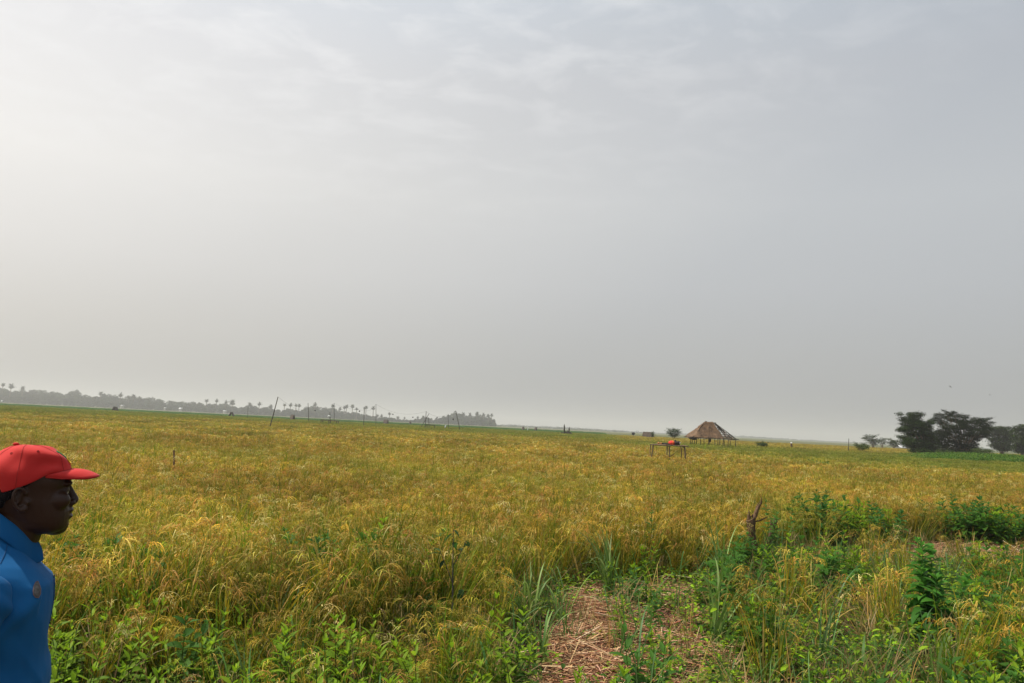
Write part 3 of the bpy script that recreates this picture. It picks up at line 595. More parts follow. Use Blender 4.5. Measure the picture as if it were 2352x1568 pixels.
# ------------------------------------------------------------------ posts, stumps, poles in the field
def pole_between(name, label, px0, py0, px1, py1, d, r, cat='pole', group=None, mat='pole', extra=None, sink=.05):
    """px0,py0 top; px1,py1 where it meets the crop; carried on down to the ground"""
    a=P(px0,py0,d); b=P(px1,py1,d); dr=(b-a); b=a+dr*((a[2]+sink)/(a[2]-b[2]) if a[2]>b[2] else 1)
    mb=MB(); loc=Vector(b); mid=(a+b)/2+np.array([r*.6,0,0])
    tube(mb,[np.zeros(3),(mid-b),(a-b)],[r*1.1,r,r*.8],7)
    o=mb.build(name,M[mat],loc=loc); tag(o,label,cat,group); return o,a,b
GP_='thin poles standing in the field'
poles=[('tall grey pole leaning right, tallest in the left half of the field',638.6,911.1,619.8,978.3,67,.055),
 ('thin upright pole next right of the tall leaning pole',707.5,926,709,967.7,140,.07),
 ('thin straight pole standing just behind the rough rack of poles',767.6,927.3,767.3,967.7,150,.06),
 ('dark upright pole midway between the rough rack and the straight pole right of it',836.5,944.3,835,976,115,.065),
 ('thin straight pole with a small knot at its top, right of the short dark pole',863.6,930.2,863.2,978.3,135,.05),
 ('dark upright pole crossed by a slanting pole in the field centre',979,947.2,975.7,986.2,125,.07),
 ('slanting pole leaning across the dark upright pole',985.4,952.2,965,986.2,126.5,.06),
 ('short dark pole just right of the crossed pair',984,960.8,985.7,984.3,132,.06),
 ('slim pole in front of the left end of the isolated wooded island',1029.7,953,1029.2,988,125,.05),
 ('dark pole leaning left in front of the isolated wooded island',1047.8,950.6,1056.3,991.2,112,.06),
 ('dark thin post standing alone on the right, between field hut and trees',1949.6,1006.9,1948,1038,92,.05),
 ('stubby dark stake far left, in front of the hazy treeline',569.7,933,568.5,958,150,.05)]
PT=[]
for lab,a,b,c,d_,dd,r in poles:
    o,t,bb=pole_between('pole',lab,a,b,c,d_,dd,r*.78,group=GP_); PT.append(t)
def wire(name,label,p,q,sag,r=.006):
    p=np.asarray(p);q=np.asarray(q); t=np.linspace(0,1,14)[:,None]; C=p+(q-p)*t; C[:,2]-=sag*4*t[:,0]*(1-t[:,0])
    mb=MB(); tube(mb,C-p,r,4); tag(mb.build(name,M['cord'],loc=Vector(p)),label,'cord'); return C
w1=wire('cord','thin cord running down from the tall leaning pole to the next upright pole',PT[0],PT[1]-np.array([0,0,1.2]),.5,.008)
w2=wire('cord','thin cord between the pole behind the rack and the dark upright pole',PT[2],PT[3],.3,.01)
w3=wire('cord','thin sagging cord from the knotted pole towards the crossed poles',PT[4],PT[5],1.0,.01)
w4=wire('cord','thin cord between the crossed poles and the slim pole',PT[5],PT[8],.6,.01)
w5=wire('cord','thin cord between the short dark pole and the knotted pole',PT[3],PT[4],.5,.01)
def rag(label,px,py,d,s=.11):
    p=P(px,py,d); mb=MB(); ellipsoid(mb,(0,0,0),(s,s*.7,s*.8),9,6,noise=.22); ellipsoid(mb,(s*.2,0,-s*.7),(s*.5,s*.3,s*.5),7,5,noise=.2)
    tag(mb.build('rag',M['rag'],loc=Vector(p)),label,'rag','dark rags tied along the cords')
for lab,px,py,d in [('small dark rag hanging right of the thin upright pole, before the trees',724,943.3,135),('small dark rag at the top left of the pole behind the rack',764.8,933.5,148),('small dark rag left of the short dark pole top',825.8,946.3,118),
  ('small dark rag hanging in the open sky right of the knotted pole',902.5,953.7,130),('small dark rag hanging left of the crossed poles',948.4,960.6,128),('small dark rag hanging right of the crossed poles',1003.8,961.2,125),('small dark rag between the last two poles, before the wooded island',1041,965,118)]: rag(lab,px,py,d)
# rough racks of poles
def rack(label,px0,py0,px1,py1,pyb,d,nl,r=.05,group=None):
    a=P(px0,py0,d); b=P(px1,py1,d); ln=b[0]-a[0]; t=thing('pole_rack',label,'rack',(a[0],a[1],0))
    mb=MB()
    for k in range(5):
        yy=k*.28; tube(mb,[(-.12,yy,a[2]+R.normal()*.02),(ln*.5,yy+R.normal()*.03,(a[2]+b[2])/2+R.normal()*.03),(ln+.15,yy+R.normal()*.04,b[2])],r*.8,6)
    for k in range(9): 
        xx=ln*(k+.4)/9; zz=a[2]+(b[2]-a[2])*(k+.4)/9+r*1.2; tube(mb,[(xx,-.1,zz),(xx+R.normal()*.1,1.25,zz)],r*.55,5)
    mb.build('platform',M['pale_wood'],t)
    for k in range(nl):
        for yy in (0,1.1):
            xx=ln*k/(nl-1)+R.normal()*.04; m=MB(); tube(m,[(xx+R.normal()*.05,yy,-.05),(xx,yy,a[2]+(b[2]-a[2])*k/(nl-1)+.05)],r,6); m.build('leg',M['pole'],t)
    return t
rack('rough low rack of poles on posts out in the green field, left of centre',738,965.2,773,968.3,974,125,3,.06)
rack('slight rack of thin poles under the crossed pair of poles',980,977.5,998.2,978.7,984,125,2,.035)
o,t_,b_=pole_between('forked_pole','dark forked stick with a white bag tied to it, beside the rough rack',757.6,947.7,758.2,974.5,124,.06,'pole')
def bag(label,px,py,d,s,name='white_bag',mat='white',sx=1,tilt=0):
    p=P(px,py,d); mb=MB(); ellipsoid(mb,(0,0,0),(s*sx,s*.6,s),9,7,noise=.12,rot=Matrix.Rotation(tilt,4,'Y')); tube(mb,[(0,0,s*.7),(0,0,s*1.25)],[s*.3,s*.12],6)
    tag(mb.build(name,M[mat],loc=Vector(p)),label,'bag' if 'bag' in name else 'rag')
bag('white plastic bag hanging on the forked stick by the rough rack',755.6,957.2,123.8,.17,sx=1.3)
def flag(label,px,py,d,ht,wd,tilt):
    p=P(px,py,d); t=thing('white_rag',label,'rag',(p[0],p[1],0)); m=MB(); tube(m,[(0,0,-.05),(tilt*.4,0,p[2]+ht*.4)],.02,5); m.build('stick',M['pole'],t)
    m=MB(); k=8; u=np.linspace(0,1,k); V=[]
    for s_ in (-1,1):
        for j in range(k): V.append((tilt*(.6-u[j])*ht+s_*wd*.5*(1-.5*abs(u[j]-.5)),.04*math.sin(7*u[j]+s_),p[2]+ht*(.5-u[j])))
    V2=[(a,b+.012,c) for a,b,c in V]; F=[(j,j+1,k+j+1,k+j) for j in range(k-1)]; m.add(V+V2,F+[(f[3]+2*k,f[2]+2*k,f[1]+2*k,f[0]+2*k) for f in F]); m.build('cloth',M['white'],t)
flag('white rag on a stick low in the field, left of the slim pole',1022.8,980.8,128,.55,.22,.35)
flag('white marker between the two small hazy thatched shelters',1212,986.5,230,.9,.35,.15)
# two jagged dead trunks on a dark heap
def dead_trunk(label,px0,y0,y1,d,r):
    a=P(px0,y0,d); h=a[2]+.05; mb=MB(); n=11; z=np.linspace(-.05,h,n); rr=r*np.array([1.15,1.05,1,1.05,.95,1.0,1.1,.95,1.05,.7,.12]); C=np.stack([R.normal(size=n)*r*.14,R.normal(size=n)*r*.14,z],-1); tube(mb,C,rr,9,jit=.13)
    for k in range(5):
        q=C[3+k]; tube(mb,[q,q+np.array([R.choice([-1,1])*r*1.3,R.normal()*r,-.12])],[r*.35,r*.12],5)
    tag(mb.build('dead_tree',M['mound'],loc=(a[0],a[1],0)),label,'dead tree')
dead_trunk('tall jagged dark dead trunk standing on a dark heap, mid-field',1296.8,975.5,997,150,.13)
dead_trunk('shorter pointed dead trunk right of the tall jagged one',1307.6,981.6,993,152,.11)
def heap():
    a=P(1290,994,154); b=P(1311.5,994,154); mb=MB(); w_=b[0]-a[0]; 
    for k in range(16): u=R.uniform(); ellipsoid(mb,(u*w_,R.normal()*.4,.4+R.uniform(0,.5)),(R.uniform(.25,.5),.4,R.uniform(.25,.55)),9,6,noise=.15)
    tag(mb.build('brush_heap',M['mound'],loc=(a[0],a[1],0)),'dark low heap of earth and brush at the foot of the two dead trunks','heap')
heap()
# the forked brown stump on the right, near
def forked_stump():
    b=G(1762,1303); d=b[1]; t=thing('forked_stump','split brown dead stump with two trunks and splintered tips, right of the straw patch','tree stump',(b[0],b[1],0))
    q=lambda cx,cy: (Pn(1665.2+.1282*cx,1119.7+.1282*cy,d)-np.array([b[0],b[1],0]))
    def tr(pts,rr,yo=0,k=12,jit=.07):
        m=MB(); P3=[]; 
        for i,(cx,cy) in enumerate(pts): v=q(cx,cy); v[1]+=yo; P3.append(v)
        # resample
        P3=np.array(P3); s=np.linspace(0,len(P3)-1,len(P3)*4); i=np.minimum(s.astype(int),len(P3)-2); f=(s-i)[:,None]; C=P3[i]*(1-f)+P3[i+1]*f; r_=np.interp(s,range(len(rr)),rr)
        tube(m,C,r_,k,jit=jit); return m
    s=.1282*d/FPX
    m=tr([(690,1330),(560,1150),(500,950),(470,760),(470,620),(440,560)],[60*s,62*s,64*s,72*s,76*s,70*s])
    for pts,rr in (([(440,580),(425,480),(430,385)],[38*s,26*s,5*s]),([(490,590),(540,500),(570,400),(600,330),(640,300)],[46*s,36*s,34*s,30*s,10*s]),([(600,340),(650,260),(648,160)],[22*s,16*s,4*s]),([(560,340),(600,270),(630,225)],[10*s,8*s,3*s]),([(510,600),(620,585),(700,545),(770,500)],[14*s,14*s,12*s,4*s]),([(470,560),(485,500),(500,470)],[26*s,18*s,5*s])):
        mm=tr(pts,rr,k=9,jit=.1); m.V+=mm.V; m.L+=[l+m.n for l in mm.L]; m.S+=mm.S; m.C+=mm.C; m.M+=mm.M; m.n+=mm.n
    m.build('trunk',M['stump'],t)
    m=tr([(740,1420),(745,1200),(800,1050),(850,850),(880,700),(905,620),(925,540)],[40*s,46*s,48*s,46*s,42*s,32*s,5*s],yo=.06)
    for pts,rr in (([(870,700),(850,620),(845,560)],[30*s,20*s,4*s]),([(920,660),(955,600),(960,565)],[24*s,14*s,3*s])):
        mm=tr(pts,rr,yo=.06,k=9,jit=.1); m.V+=mm.V; m.L+=[l+m.n for l in mm.L]; m.S+=mm.S; m.C+=mm.C; m.M+=mm.M; m.n+=mm.n
    m.build('trunk',M['stump'],t)
forked_stump()
o,_,_=pole_between('dead_stake','thin brown dead stake sticking out of the rice right of the man',399.5,1031,399,1062,15.5,.022,'stake',mat='stump')
# ------------------------------------------------------------------ raised pole table with bundles
def table():
    d=34.; K=lambda cx,cy: Pn(1481.4+cx*.05127,987.6+cy*.05127,d)   # crop (2580..2780,1720..1860), 2240 wide
    o0=K(1090,600); base=np.array([o0[0],o0[1],0]); t=thing('pole_table','rough raised table of barked poles standing in the rice, carrying bundles','table',tuple(base))
    L_=lambda cx,cy,dy=0: K(cx,cy)-base+np.array([0,dy,0])
    def leg(pts,r,dy):
        m=MB(); C=[L_(a,b,dy) for a,b in pts]; e=C[-1].copy(); e[2]=-.05; tube(m,C+[e],r,8,jit=.06); m.build('leg',M['pale_wood'],t)
    leg([(365,620),(355,800),(300,1100)],[.035,.032,.03,.03],0); leg([(1085,690),(1100,900),(1100,1230)],[.03,.03,.03,.03],0); leg([(1180,690),(1165,900),(1165,1150)],[.024]*4,.85); leg([(1690,690),(1780,760),(1810,1200)],[.035,.04,.036,.036],0); leg([(420,640),(400,900),(395,1100)],[.022]*4,.9); leg([(1800,700),(1840,900),(1850,1150)],[.022]*4,.9)
    m=MB(); tube(m,[L_(1180,1180,.3),L_(1400,1030,.3)],.018,6); m.build('brace',M['pale_wood'],t)
    m=MB()
    for k in range(11): dy=k*.095-.03; tube(m,[L_(400+R.normal()*40,632,dy),L_(800,650+R.normal()*6,dy),L_(1250,675+R.normal()*6,dy),L_(1800+R.normal()*50,690,dy)],R.uniform(.016,.028),7)
    m.build('pole_top',M['bark'],t)
    for pts,r,dy in (([(330,622),(500,640)],.022,-.06),([(1000,662),(1200,655)],.02,-.07),([(1195,655),(1360,682)],.02,-.06),([(1730,690),(1950,715)],.024,-.05),([(470,590),(560,628)],.014,0),([(850,600),(1010,630)],.014,-.02),([(1720,668),(1900,672)],.016,.3)):
        m=MB(); tube(m,[L_(a,b,dy) for a,b in pts],r,7); m.build('pole_end',M['pale_wood'],t)
    zt=base
    def blob(name,label,cat,mat,cx,cy,rx,ry,rz,noise=.05,dy=.35,rot=0,extra=None):
        c=K(cx,cy)+np.array([0,dy,0]); mb=MB(); ellipsoid(mb,(0,0,0),(rx,ry,rz),20,12,noise=noise*.5,rot=Matrix.Rotation(rot,4,'Y')); 
        if extra: extra(mb)
        return tag(mb.build(name,mat,loc=Vector(c)),label,cat)
    s=.05127*d/FPX
    red=solid('red cloth',(.62,.035,.02),.7,.25,6,.3); brown=solid('dark brown cloth',(.035,.020,.016),.85,.4,8,.5); dark=solid('charcoal cloth',(.022,.016,.014),.9,.4,8,.5); tan=solid('orange brown husk',(.40,.17,.06),.8,.35,10,.3); orange=solid('orange trim',(.75,.30,.03),.6,.15); wh=solid('pale trim',(.6,.55,.52),.6,.15)
    r_=blob('red_bundle','bright red cloth bundle with orange and white stripes on the raised pole table','bundle',red,1270,565,150*s,.17,112*s)
    for cx,mt in ((1290,orange),(1385,wh)):
        m=MB(); a=np.linspace(0,2*math.pi,25); f=math.sqrt(max(.05,1-((cx-1270)/150)**2)); C=[((cx-1270)*s+.012*math.sin(q)+(.02 if mt is orange else 0)*math.sin(q),.172*f*math.cos(q),114*s*f*math.sin(q)) for q in a]; tube(m,C,.008,5); m.build('stripe',mt,r_)
    blob('dark_bundle','dark cloth bundle lying against the red one on the pole table','bundle',brown,1480,575,170*s,.16,100*s,.08)
    blob('black_pouch','small black rounded pouch on top of the dark bundle on the pole table','pouch',M['rag'],1435,462,46*s,.05,40*s,.05)
    e=blob('folded_cloth','folded brown cloth with a pale edge at the right end of the bundles','cloth',dark,1595,570,62*s,.13,95*s,.12)
    m=MB(); tube(m,[(20*s,-.125,-30*s),(28*s,-.13,20*s),(34*s,-.11,50*s)],.012,5); m.build('pale_edge',wh,e)
    blob('long_bundle','long flat dark bundle on the pole table, left of the red one','bundle',dark,1020,600,240*s,.14,44*s,.08,rot=.06)
    blob('husk_bundle','orange-brown lump at the left end of the pole table','bundle',tan,680,565,52*s,.07,46*s,.14); blob('husk_bundle','second smaller orange-brown lump, between the first and the long dark bundle','bundle',tan,795,580,40*s,.06,44*s,.14)
    blob('twig_bundle','low pile of brown twigs at the left corner of the pole table','bundle',M['bark'],560,615,90*s,.1,22*s,.2)
table()
# ------------------------------------------------------------------ the half-thatched hut
def hut():
    d=78.; s=.1*0.585898/FPX*d*.5742/.5742
    # crop (2740..2980,1660..1800) shown 2352 wide -> 2352-grid = 1573.3+.0586*x , 953.2+.0586*y
    K=lambda cx,cy: P(1573.3+.0586*cx,953.2+.0586*cy,d)
    c=K(1140,500); base=np.array([c[0],c[1]+1.6,0]); t=thing('field_hut','open thatched hut on many thin posts, right half of its roof bare poles','hut',tuple(base))
    W=lambda cx,cy: K(cx,cy)-base
    el=W(335,770)[0]; er=W(2020,815)[0]; ze=1.58; zr=W(1100,240)[2]-.14; rl=W(975,240)[0]; rr_=W(1340,250)[0]; D=1.75
    CL=lambda f: np.array([el,-D if f else D,ze]); 
    cor=[np.array([el,-D,ze]),np.array([er,-D,ze]),np.array([er,D,ze]),np.array([el,D,ze])]; rid=[np.array([rl,0,zr]),np.array([rr_,0,zr-.04])]
    th1=solid('old thatch',(.07,.046,.031),.95,0,2.6,.9,col2=(.24,.145,.08),bscale=24)
    # thatch faces: (bottom left, bottom right, top right, top left)
    mb=MB(); quads=[]
    cut=.62
    def faceq(bl,br,tr,tl,nu,nv,dense,drop=.05):
        Vq=np.zeros((nv,nu,3)); u=np.linspace(0,1,nu); v=np.linspace(0,1,nv)
        for i in range(nv):
            A=bl+(tl-bl)*v[i]; B=br+(tr-br)*v[i]
            Vq[i]=A+(B-A)*u[:,None]
        nrm=np.cross(br-bl,tl-bl); nrm/=np.linalg.norm(nrm)
        if nrm[2]<0: nrm=-nrm
        bump=.07+.05*np.sin(u*9+1)[None,:]*np.cos(v*5)[:,None]+.03*R.normal(size=(nv,nu))
        Vt=Vq+nrm*bump[...,None]; Vt[0]+= (bl-tl)/np.linalg.norm(bl-tl)*(drop+.07*R.normal(size=nu))[:,None]
        F=[(i*nu+j,i*nu+j+1,(i+1)*nu+j+1,(i+1)*nu+j) for i in range(nv-1) for j in range(nu-1)]
        mb.add(Vt.reshape(-1,3),F); Vb=Vt-nrm*.11; mb.add(Vb.reshape(-1,3),[f[::-1] for f in F])
        # loose straws combed down the slope
        n=dense; uu=R.uniform(0,1,n); vv=np.concatenate([R.uniform(0,.95,int(n*.75)),R.uniform(-.02,.05,n-int(n*.75))]); A=bl+(tl-bl)*vv[:,None]; B=br+(tr-br)*vv[:,None]; p=A+(B-A)*uu[:,None]+nrm*(.10+.05*R.uniform(size=n))[:,None]
        dn=(bl+br-tl-tr); dn/=np.linalg.norm(dn); dirs=dn+R.normal(size=(n,3))*.18; dirs/=np.linalg.norm(dirs,axis=1)[:,None]; ln=R.uniform(.10,.26,n)[:,None]; sd_=np.cross(dirs,nrm); q=np.stack([p-sd_*.012,p+sd_*.012,p+dirs*ln+nrm*R.uniform(-.05,.05,n)[:,None]],1).reshape(-1,3)
        mb.add(q,np.arange(3*n).reshape(-1,3))
    bm=lambda f: np.array([el+(er-el)*f,-D,ze]); tm=lambda f: rid[0]+(rid[1]-rid[0])*f
    faceq(cor[0],bm(.69),tm(.75),rid[0],22,12,2200); faceq(np.array([el+(er-el)*.5,D,ze]),cor[3],rid[0],tm(.15),14,10,500); faceq(cor[3],cor[0],rid[0]+np.array([0,-.05,0]),rid[0]+np.array([0,.05,0]),14,12,700,.06)
    thmb=mb
    m=MB(); ellipsoid(m,W(1040,265)-np.array([0,W(1040,265)[1],.14]),(.20,.24,.10),12,8,noise=.15); m.build('ridge_thatch',th1,t,smooth=False)
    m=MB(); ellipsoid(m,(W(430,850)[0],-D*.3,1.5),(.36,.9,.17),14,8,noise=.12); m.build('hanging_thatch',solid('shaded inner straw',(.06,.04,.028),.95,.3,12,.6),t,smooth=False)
    # bare frame of the right part
    def pole(name,a,b,r=.035):
        m=MB(); a=np.asarray(a,float); b=np.asarray(b,float); mid=(a+b)/2+R.normal(size=3)*.03; tube(m,[a,mid,b],[r,r*.95,r*.8],6); m.build(name,M['lath'],t)
    for a,b in ((cor[0],cor[1]),(cor[1],cor[2]),(cor[2],cor[3]),(cor[3],cor[0])): e=(b-a)/np.linalg.norm(b-a)*.22; pole('eave_pole',a-e,b+e,.045)
    pole('ridge_pole',rid[0]-np.array([.1,0,0]),rid[1]+np.array([.12,0,0]),.045)
    for f in (.60,.70,.80,.90,1.0):
        pole('rafter',bm(f),tm(min(1,(f-.45)/.4)) if f<.85 else rid[1],.032); a=bm(f).copy(); a[1]=D; pole('rafter',a,tm(min(1,(f-.45)/.4)) if f<.85 else rid[1],.032)
    for f in (.16,.33,.5,.67,.84): pole('rafter',cor[1]+(cor[2]-cor[1])*f,rid[1],.032)
    for k,v in enumerate((.13,.27,.41,.55,.69,.83)):
        A=bm(.64)+(tm(.5)-bm(.64))*v; B=cor[1]+(rid[1]-cor[1])*v; pole('batten',A,B,.026); C_=cor[2]+(rid[1]-cor[2])*v; pole('batten',B,C_,.024); A2=A.copy(); A2[1]=-A2[1]; pole('batten',C_,A2,.024)
    # patches of thatch left on the bare side
    mb=thmb
    n=230; f=R.uniform(.0,1,n); v=np.abs(R.normal(size=n))*.22; A=bm(.68)+(cor[1]-bm(.68))*f[:,None]*.8; p=A+(rid[1]-A)*np.clip(v,0,.8)[:,None]; dirs=np.array([.25,-.5,-.55])+R.normal(size=(n,3))*.3; sd_=np.cross(dirs,[0,0,1.]); sd_/=np.linalg.norm(sd_,axis=1)[:,None]; q=np.stack([p-sd_*.02,p+sd_*.02,p+dirs*R.uniform(.15,.4,n)[:,None]],1).reshape(-1,3); mb.add(q,np.arange(3*n).reshape(-1,3)); mb.build('thatch',th1,t,smooth=False)
    for cx in (285,380,520,605,775,945,1070,1160,1250,1360,1520,1650,1690,1770,1860,1985):
        x=W(cx,900)[0]; back=cx in (520,1070,1250,1650,1860,775); y=D-.05 if back else -D+.05; m=MB(); tube(m,[(x+R.normal()*.05,y,-.05),(x+R.normal()*.03,y,.8),(x,y,ze+.02)],[.04,.036,.03],6); m.build('post',M['lath'],t)
    m=MB(); ellipsoid(m,(W(1115,850)[0],-.4,1.35),(.08,.06,.2),8,8,noise=.15); tube(m,[(W(1115,850)[0],-.4,1.5),(W(1115,850)[0],-.4,ze)],.02,5)
    o=m.build('hanging_bag',M['rag'],loc=tuple(base)); tag(o,'dark bag hanging under the eave in the middle of the open hut','bag')
    p=K(745,885); m=MB(); 
    def drum(label,px,py,d_,w_,h_,arm=True):
        p=P(px,py,d_); m=MB(); bm_=bmesh.new(); rings(m,[[(w_*.5*f*math.cos(q)*(1+.04*math.sin(3*q)),w_*.4*f*math.sin(q),z) for q in np.arange(12)/12*6.283] for f,z in ((.9,-h_/2),(1,-h_*.45),(.98,0),(1.02,h_*.42),(.9,h_/2))]); 
        tube(m,[(0,0,-h_/2),(0,0,-p[2]-.05)],.05,6)
        if arm: tube(m,[(-w_*.6,0,h_*.42),(w_*.4,0,h_*.5),(w_*.62,0,h_*.3),(w_*.62,0,-h_*.1)],.05,6)
        tag(m.build('dark_box',M['rag'],loc=Vector(p)),label,'box')
    drum('dark box on a post seen under the hut roof, between the posts',1573.3+.0586*745,953.2+.0586*885,150,.6,.5,False)
    drum('dark boxy bundle raised on a post, left of the small brown shelter',1454.4,996.3,170,.62,.52)
hut()
# ------------------------------------------------------------------ small thatched shelters far out
def shelter(label,px0,px1,ytop,ybot,d,face=.55,depth=2.2,flip=False,group='small thatched field shelters',end=True):
    a=P(px0,ybot,d); b=P(px1,ybot,d); top=P((px0+px1)/2,ytop,d)[2]; wd=b[0]-a[0]; base=np.array([(a[0]+b[0])/2,a[1],0]); t=thing('thatched_shelter',label,'shelter',tuple(base),0,group)
    th=M['sh']; ew=wd*face/2; rx=wd/2-ew      # gable end of half-width ew facing the camera, roof running sideways
    s=-1 if flip else 1; gx=s*rx
    for sgn in (-1,1):
        m=MB(); n=9; V=[]
        for i in range(n):
            u=i/(n-1)
            for (xx,zz) in ((gx+sgn*ew,.12),(gx,top)):
                V.append((xx-s*u*2*rx*.85 if depth==0 else xx-s*u*2*rx*.85, u*depth, zz+R.normal()*.03))
        F=[(2*i,2*i+1,2*i+3,2*i+2) for i in range(n-1)]; V=np.array(V); th_=np.array([sgn*.10,0,.12]); V2=V+th_
        m.add(np.concatenate([V,V2]),F+[tuple(x+2*n for x in f[::-1]) for f in F]+[(0,1,1+2*n,2*n),(2*n-2,2*n-2+2*n,2*n-1+2*n,2*n-1)]+[(2*i,2*i+2,2*i+2+2*n,2*i+2*n) for i in range(n-1)]); m.build('roof_slope',th,t,smooth=False)
    for q in ((gx-ew*.5,.1),(gx+ew*.5,.1)):
        m=MB(); tube(m,[(q[0],q[1],-.05),(q[0]*.99,q[1],top*.55)],.05,6); m.build('post',M['lath'],t)
    m=MB(); tube(m,[(gx,-.1,top+.05),(gx-s*2*rx*.85,depth+.1,top+.05)],.07,6); m.build('ridge_pole',M['lath'],t)
M['sh']=solid('grey brown thatch',(.055,.042,.035),.95,0,3,.6,col2=(.13,.095,.075))
shelter('small dark thatched shelter with a pale open front, leftmost in the field',252,267.5,930.4,937.4,230,.85)
shelter('small thatched shelter with grey left slope and dark right slope, second from left',517.7,537.7,945.5,955.3,200,.8)
shelter('long low thatched shelter with a dark round end, right of the leaning pole',656.7,678.6,953.5,962.7,190,.35)
shelter('low flat thatched shelter behind the knotted pole',875.3,893,966.8,971.6,260,.25)
shelter('tiny low shelter left of the crossed poles, far out',937,945,970.6,974,320,.5)
shelter('faint hazy shelter left of the white marker',1197.8,1205,982.3,989,290,.6)
shelter('faint hazy rounded shelter right of the white marker',1226.5,1234.5,983.2,989,290,.6)
shelter('brown thatched shelter half sunk in the crop, between dark box and round shrub',1475,1503,993.6,1002,165,.3)
def white_house(label,px,py,d,w_,h_):
    p=P(px,py,d); t=thing('white_house',label,'house',(p[0],p[1],0)); zb=max(p[2]-h_/2,0); 
    m=MB(); m.add([(-w_/2,0,-.1),(w_/2,0,-.1),(w_/2,5,-.1),(-w_/2,5,-.1),(-w_/2,0,zb),(w_/2,0,zb),(w_/2,5,zb),(-w_/2,5,zb)],[(0,1,5,4),(1,2,6,5),(2,3,7,6),(3,0,4,7)]); m.build('wall',solid('plaster',(.45,.42,.38),.9,.1),t,smooth=False)
    m=MB(); e=.4; m.add([(-w_/2-e,-e,zb),(w_/2+e,-e,zb),(w_/2+e,2.5,zb+h_),(-w_/2-e,2.5,zb+h_),(-w_/2-e,5+e,zb),(w_/2+e,5+e,zb),(-w_/2-e,-e,zb-.1),(w_/2+e,-e,zb-.1),(w_/2+e,5+e,zb-.1),(-w_/2-e,5+e,zb-.1)],[(0,1,2,3),(3,2,5,4),(0,6,7,1),(4,5,8,9),(7,8,5,2),(7,2,1,7) if False else (1,7,8,5),(6,0,4,9),(6,9,8,7)]); m.build('roof',M['roof'],t,smooth=False)
M['roof']=solid('bright metal roof',(.66,.66,.66),.35,.05,spec=.6)
for lab,px,py,d,w_,h_ in [('bright metal roof at the foot of the treeline, right of the leftmost shelter',278.5,926.5,930,2,.55),('bright roof speck low in the treeline, left one of the pair',378,932.8,930,1.6,.5),('large bright roof low in the treeline, right one of the pair',413.5,934.4,930,2.6,1.1),('pale roof between tree trunks left of the second shelter',515,941.3,930,2.6,.6)]: white_house(lab,px,py,d,w_,h_)
bag('small white-topped post at the left picture edge under the treeline',4.5,916.8,140,.2)
white_house('pale shed glimpsed left of the big dark tree',2076,1024,330,2.6,1.2)
# ------------------------------------------------------------------ trees
def leaves(mb, c, s, n, col, flat=.5):
    """n small leaf faces scattered in an ellipsoid c, s (more near its skin)"""
    v=R.normal(size=(n,3)); v/=np.linalg.norm(v,axis=1)[:,None]; v*=R.uniform(.25,1,(n,1))**.5; return np.asarray(c)+v*np.asarray(s)
def leafquads(mb, p, size, col, flat=.6, asp=.5):
    n=len(p); d=R.normal(size=(n,3)); d[:,2]*=flat; d/=np.linalg.norm(d,axis=1)[:,None]; s=np.cross(d,R.normal(size=(n,3))*np.array([.5,.5,1])+np.array([0,0,.6])); s/=np.linalg.norm(s,axis=1)[:,None]+1e-9
    l=size[:,None]*.5; V=np.stack([p-d*l,p-s*l*asp,p+d*l,p+s*l*asp],1).reshape(-1,3); mb.add(V,np.arange(4*n).reshape(-1,4),np.repeat(col,4,0))
TREEC=[(.017,.034,.006),(.011,.023,.005),(.027,.048,.008),(.045,.075,.012)]
def lobed_tree(name,label,K,d,lobes,base,dens,lsz,cols=TREEC,cat='tree',group=None,limbr=.12,lighttop=None,depth=1.0):
    """crown lobes read off the photo as (cx,cy,rx,ry[,tilt]) and spread in depth"""
    b=K(*base); b=np.array([b[0],d,0]); t=thing(name,label,cat,tuple(b),0,group); ml=MB(); mt=MB(); s=K.s
    for lb in lobes:
        cx,cy,rx,ry=lb[:4]; tl=lb[4] if len(lb)>4 else 0
        y=R.normal()*rx*s*.8*depth; c=K(cx,cy); c=c+(c-CAM)*(y/d)-b; c=np.array([c[0],y+0*d,c[2]])
        S=np.array([rx*s,max(rx*s*.8,.3),ry*s]); ntuft=max(3,int(dens*rx*ry/1500)); 
        ct=leaves(None,(0,0,0),S,ntuft,None); tn=12
        p=(ct[:,None]+R.normal(size=(ntuft,tn,3))*np.array([lsz*1.25,lsz*1.25,lsz*.5])).reshape(-1,3)
        if tl: p[:,2]+=p[:,0]*tl
        cc=pal(cols,ntuft,None,.18); f=np.clip((c[2]/max(K(0,base[1]-1)[2]+.1,3.)),0,1)
        leafquads(ml,c+p,lsz*R.uniform(.6,1.3,len(p)),np.repeat(cc,tn,0)*R.uniform(.85,1.15,(len(p),1)))
        m0=np.array([c[0]*.25,c[1]*.3,c[2]*.45]); tube(mt,[(c[0]*.08,c[1]*.08,-.05),m0,c],[limbr*.8,limbr*.4,limbr*.1],6)
    mt.build('trunk',M['bark'],t); ml.build('crown',M['tree'],t,smooth=False); return t
class KK:
    def __init__(s,x0,y0,k,d): s.x0,s.y0,s.k,s.d=x0,y0,k,d; s.s=k*d/FPX
    def __call__(s,cx,cy): return P(s.x0+s.k*cx,s.y0+s.k*cy,s.d)
K8=lambda d: KK(2009.7,861.3,.1455,d); K7=lambda d: KK(1722.6,941.7,.14648,d); K6=lambda d: KK(1435.5,941.7,.125,d)
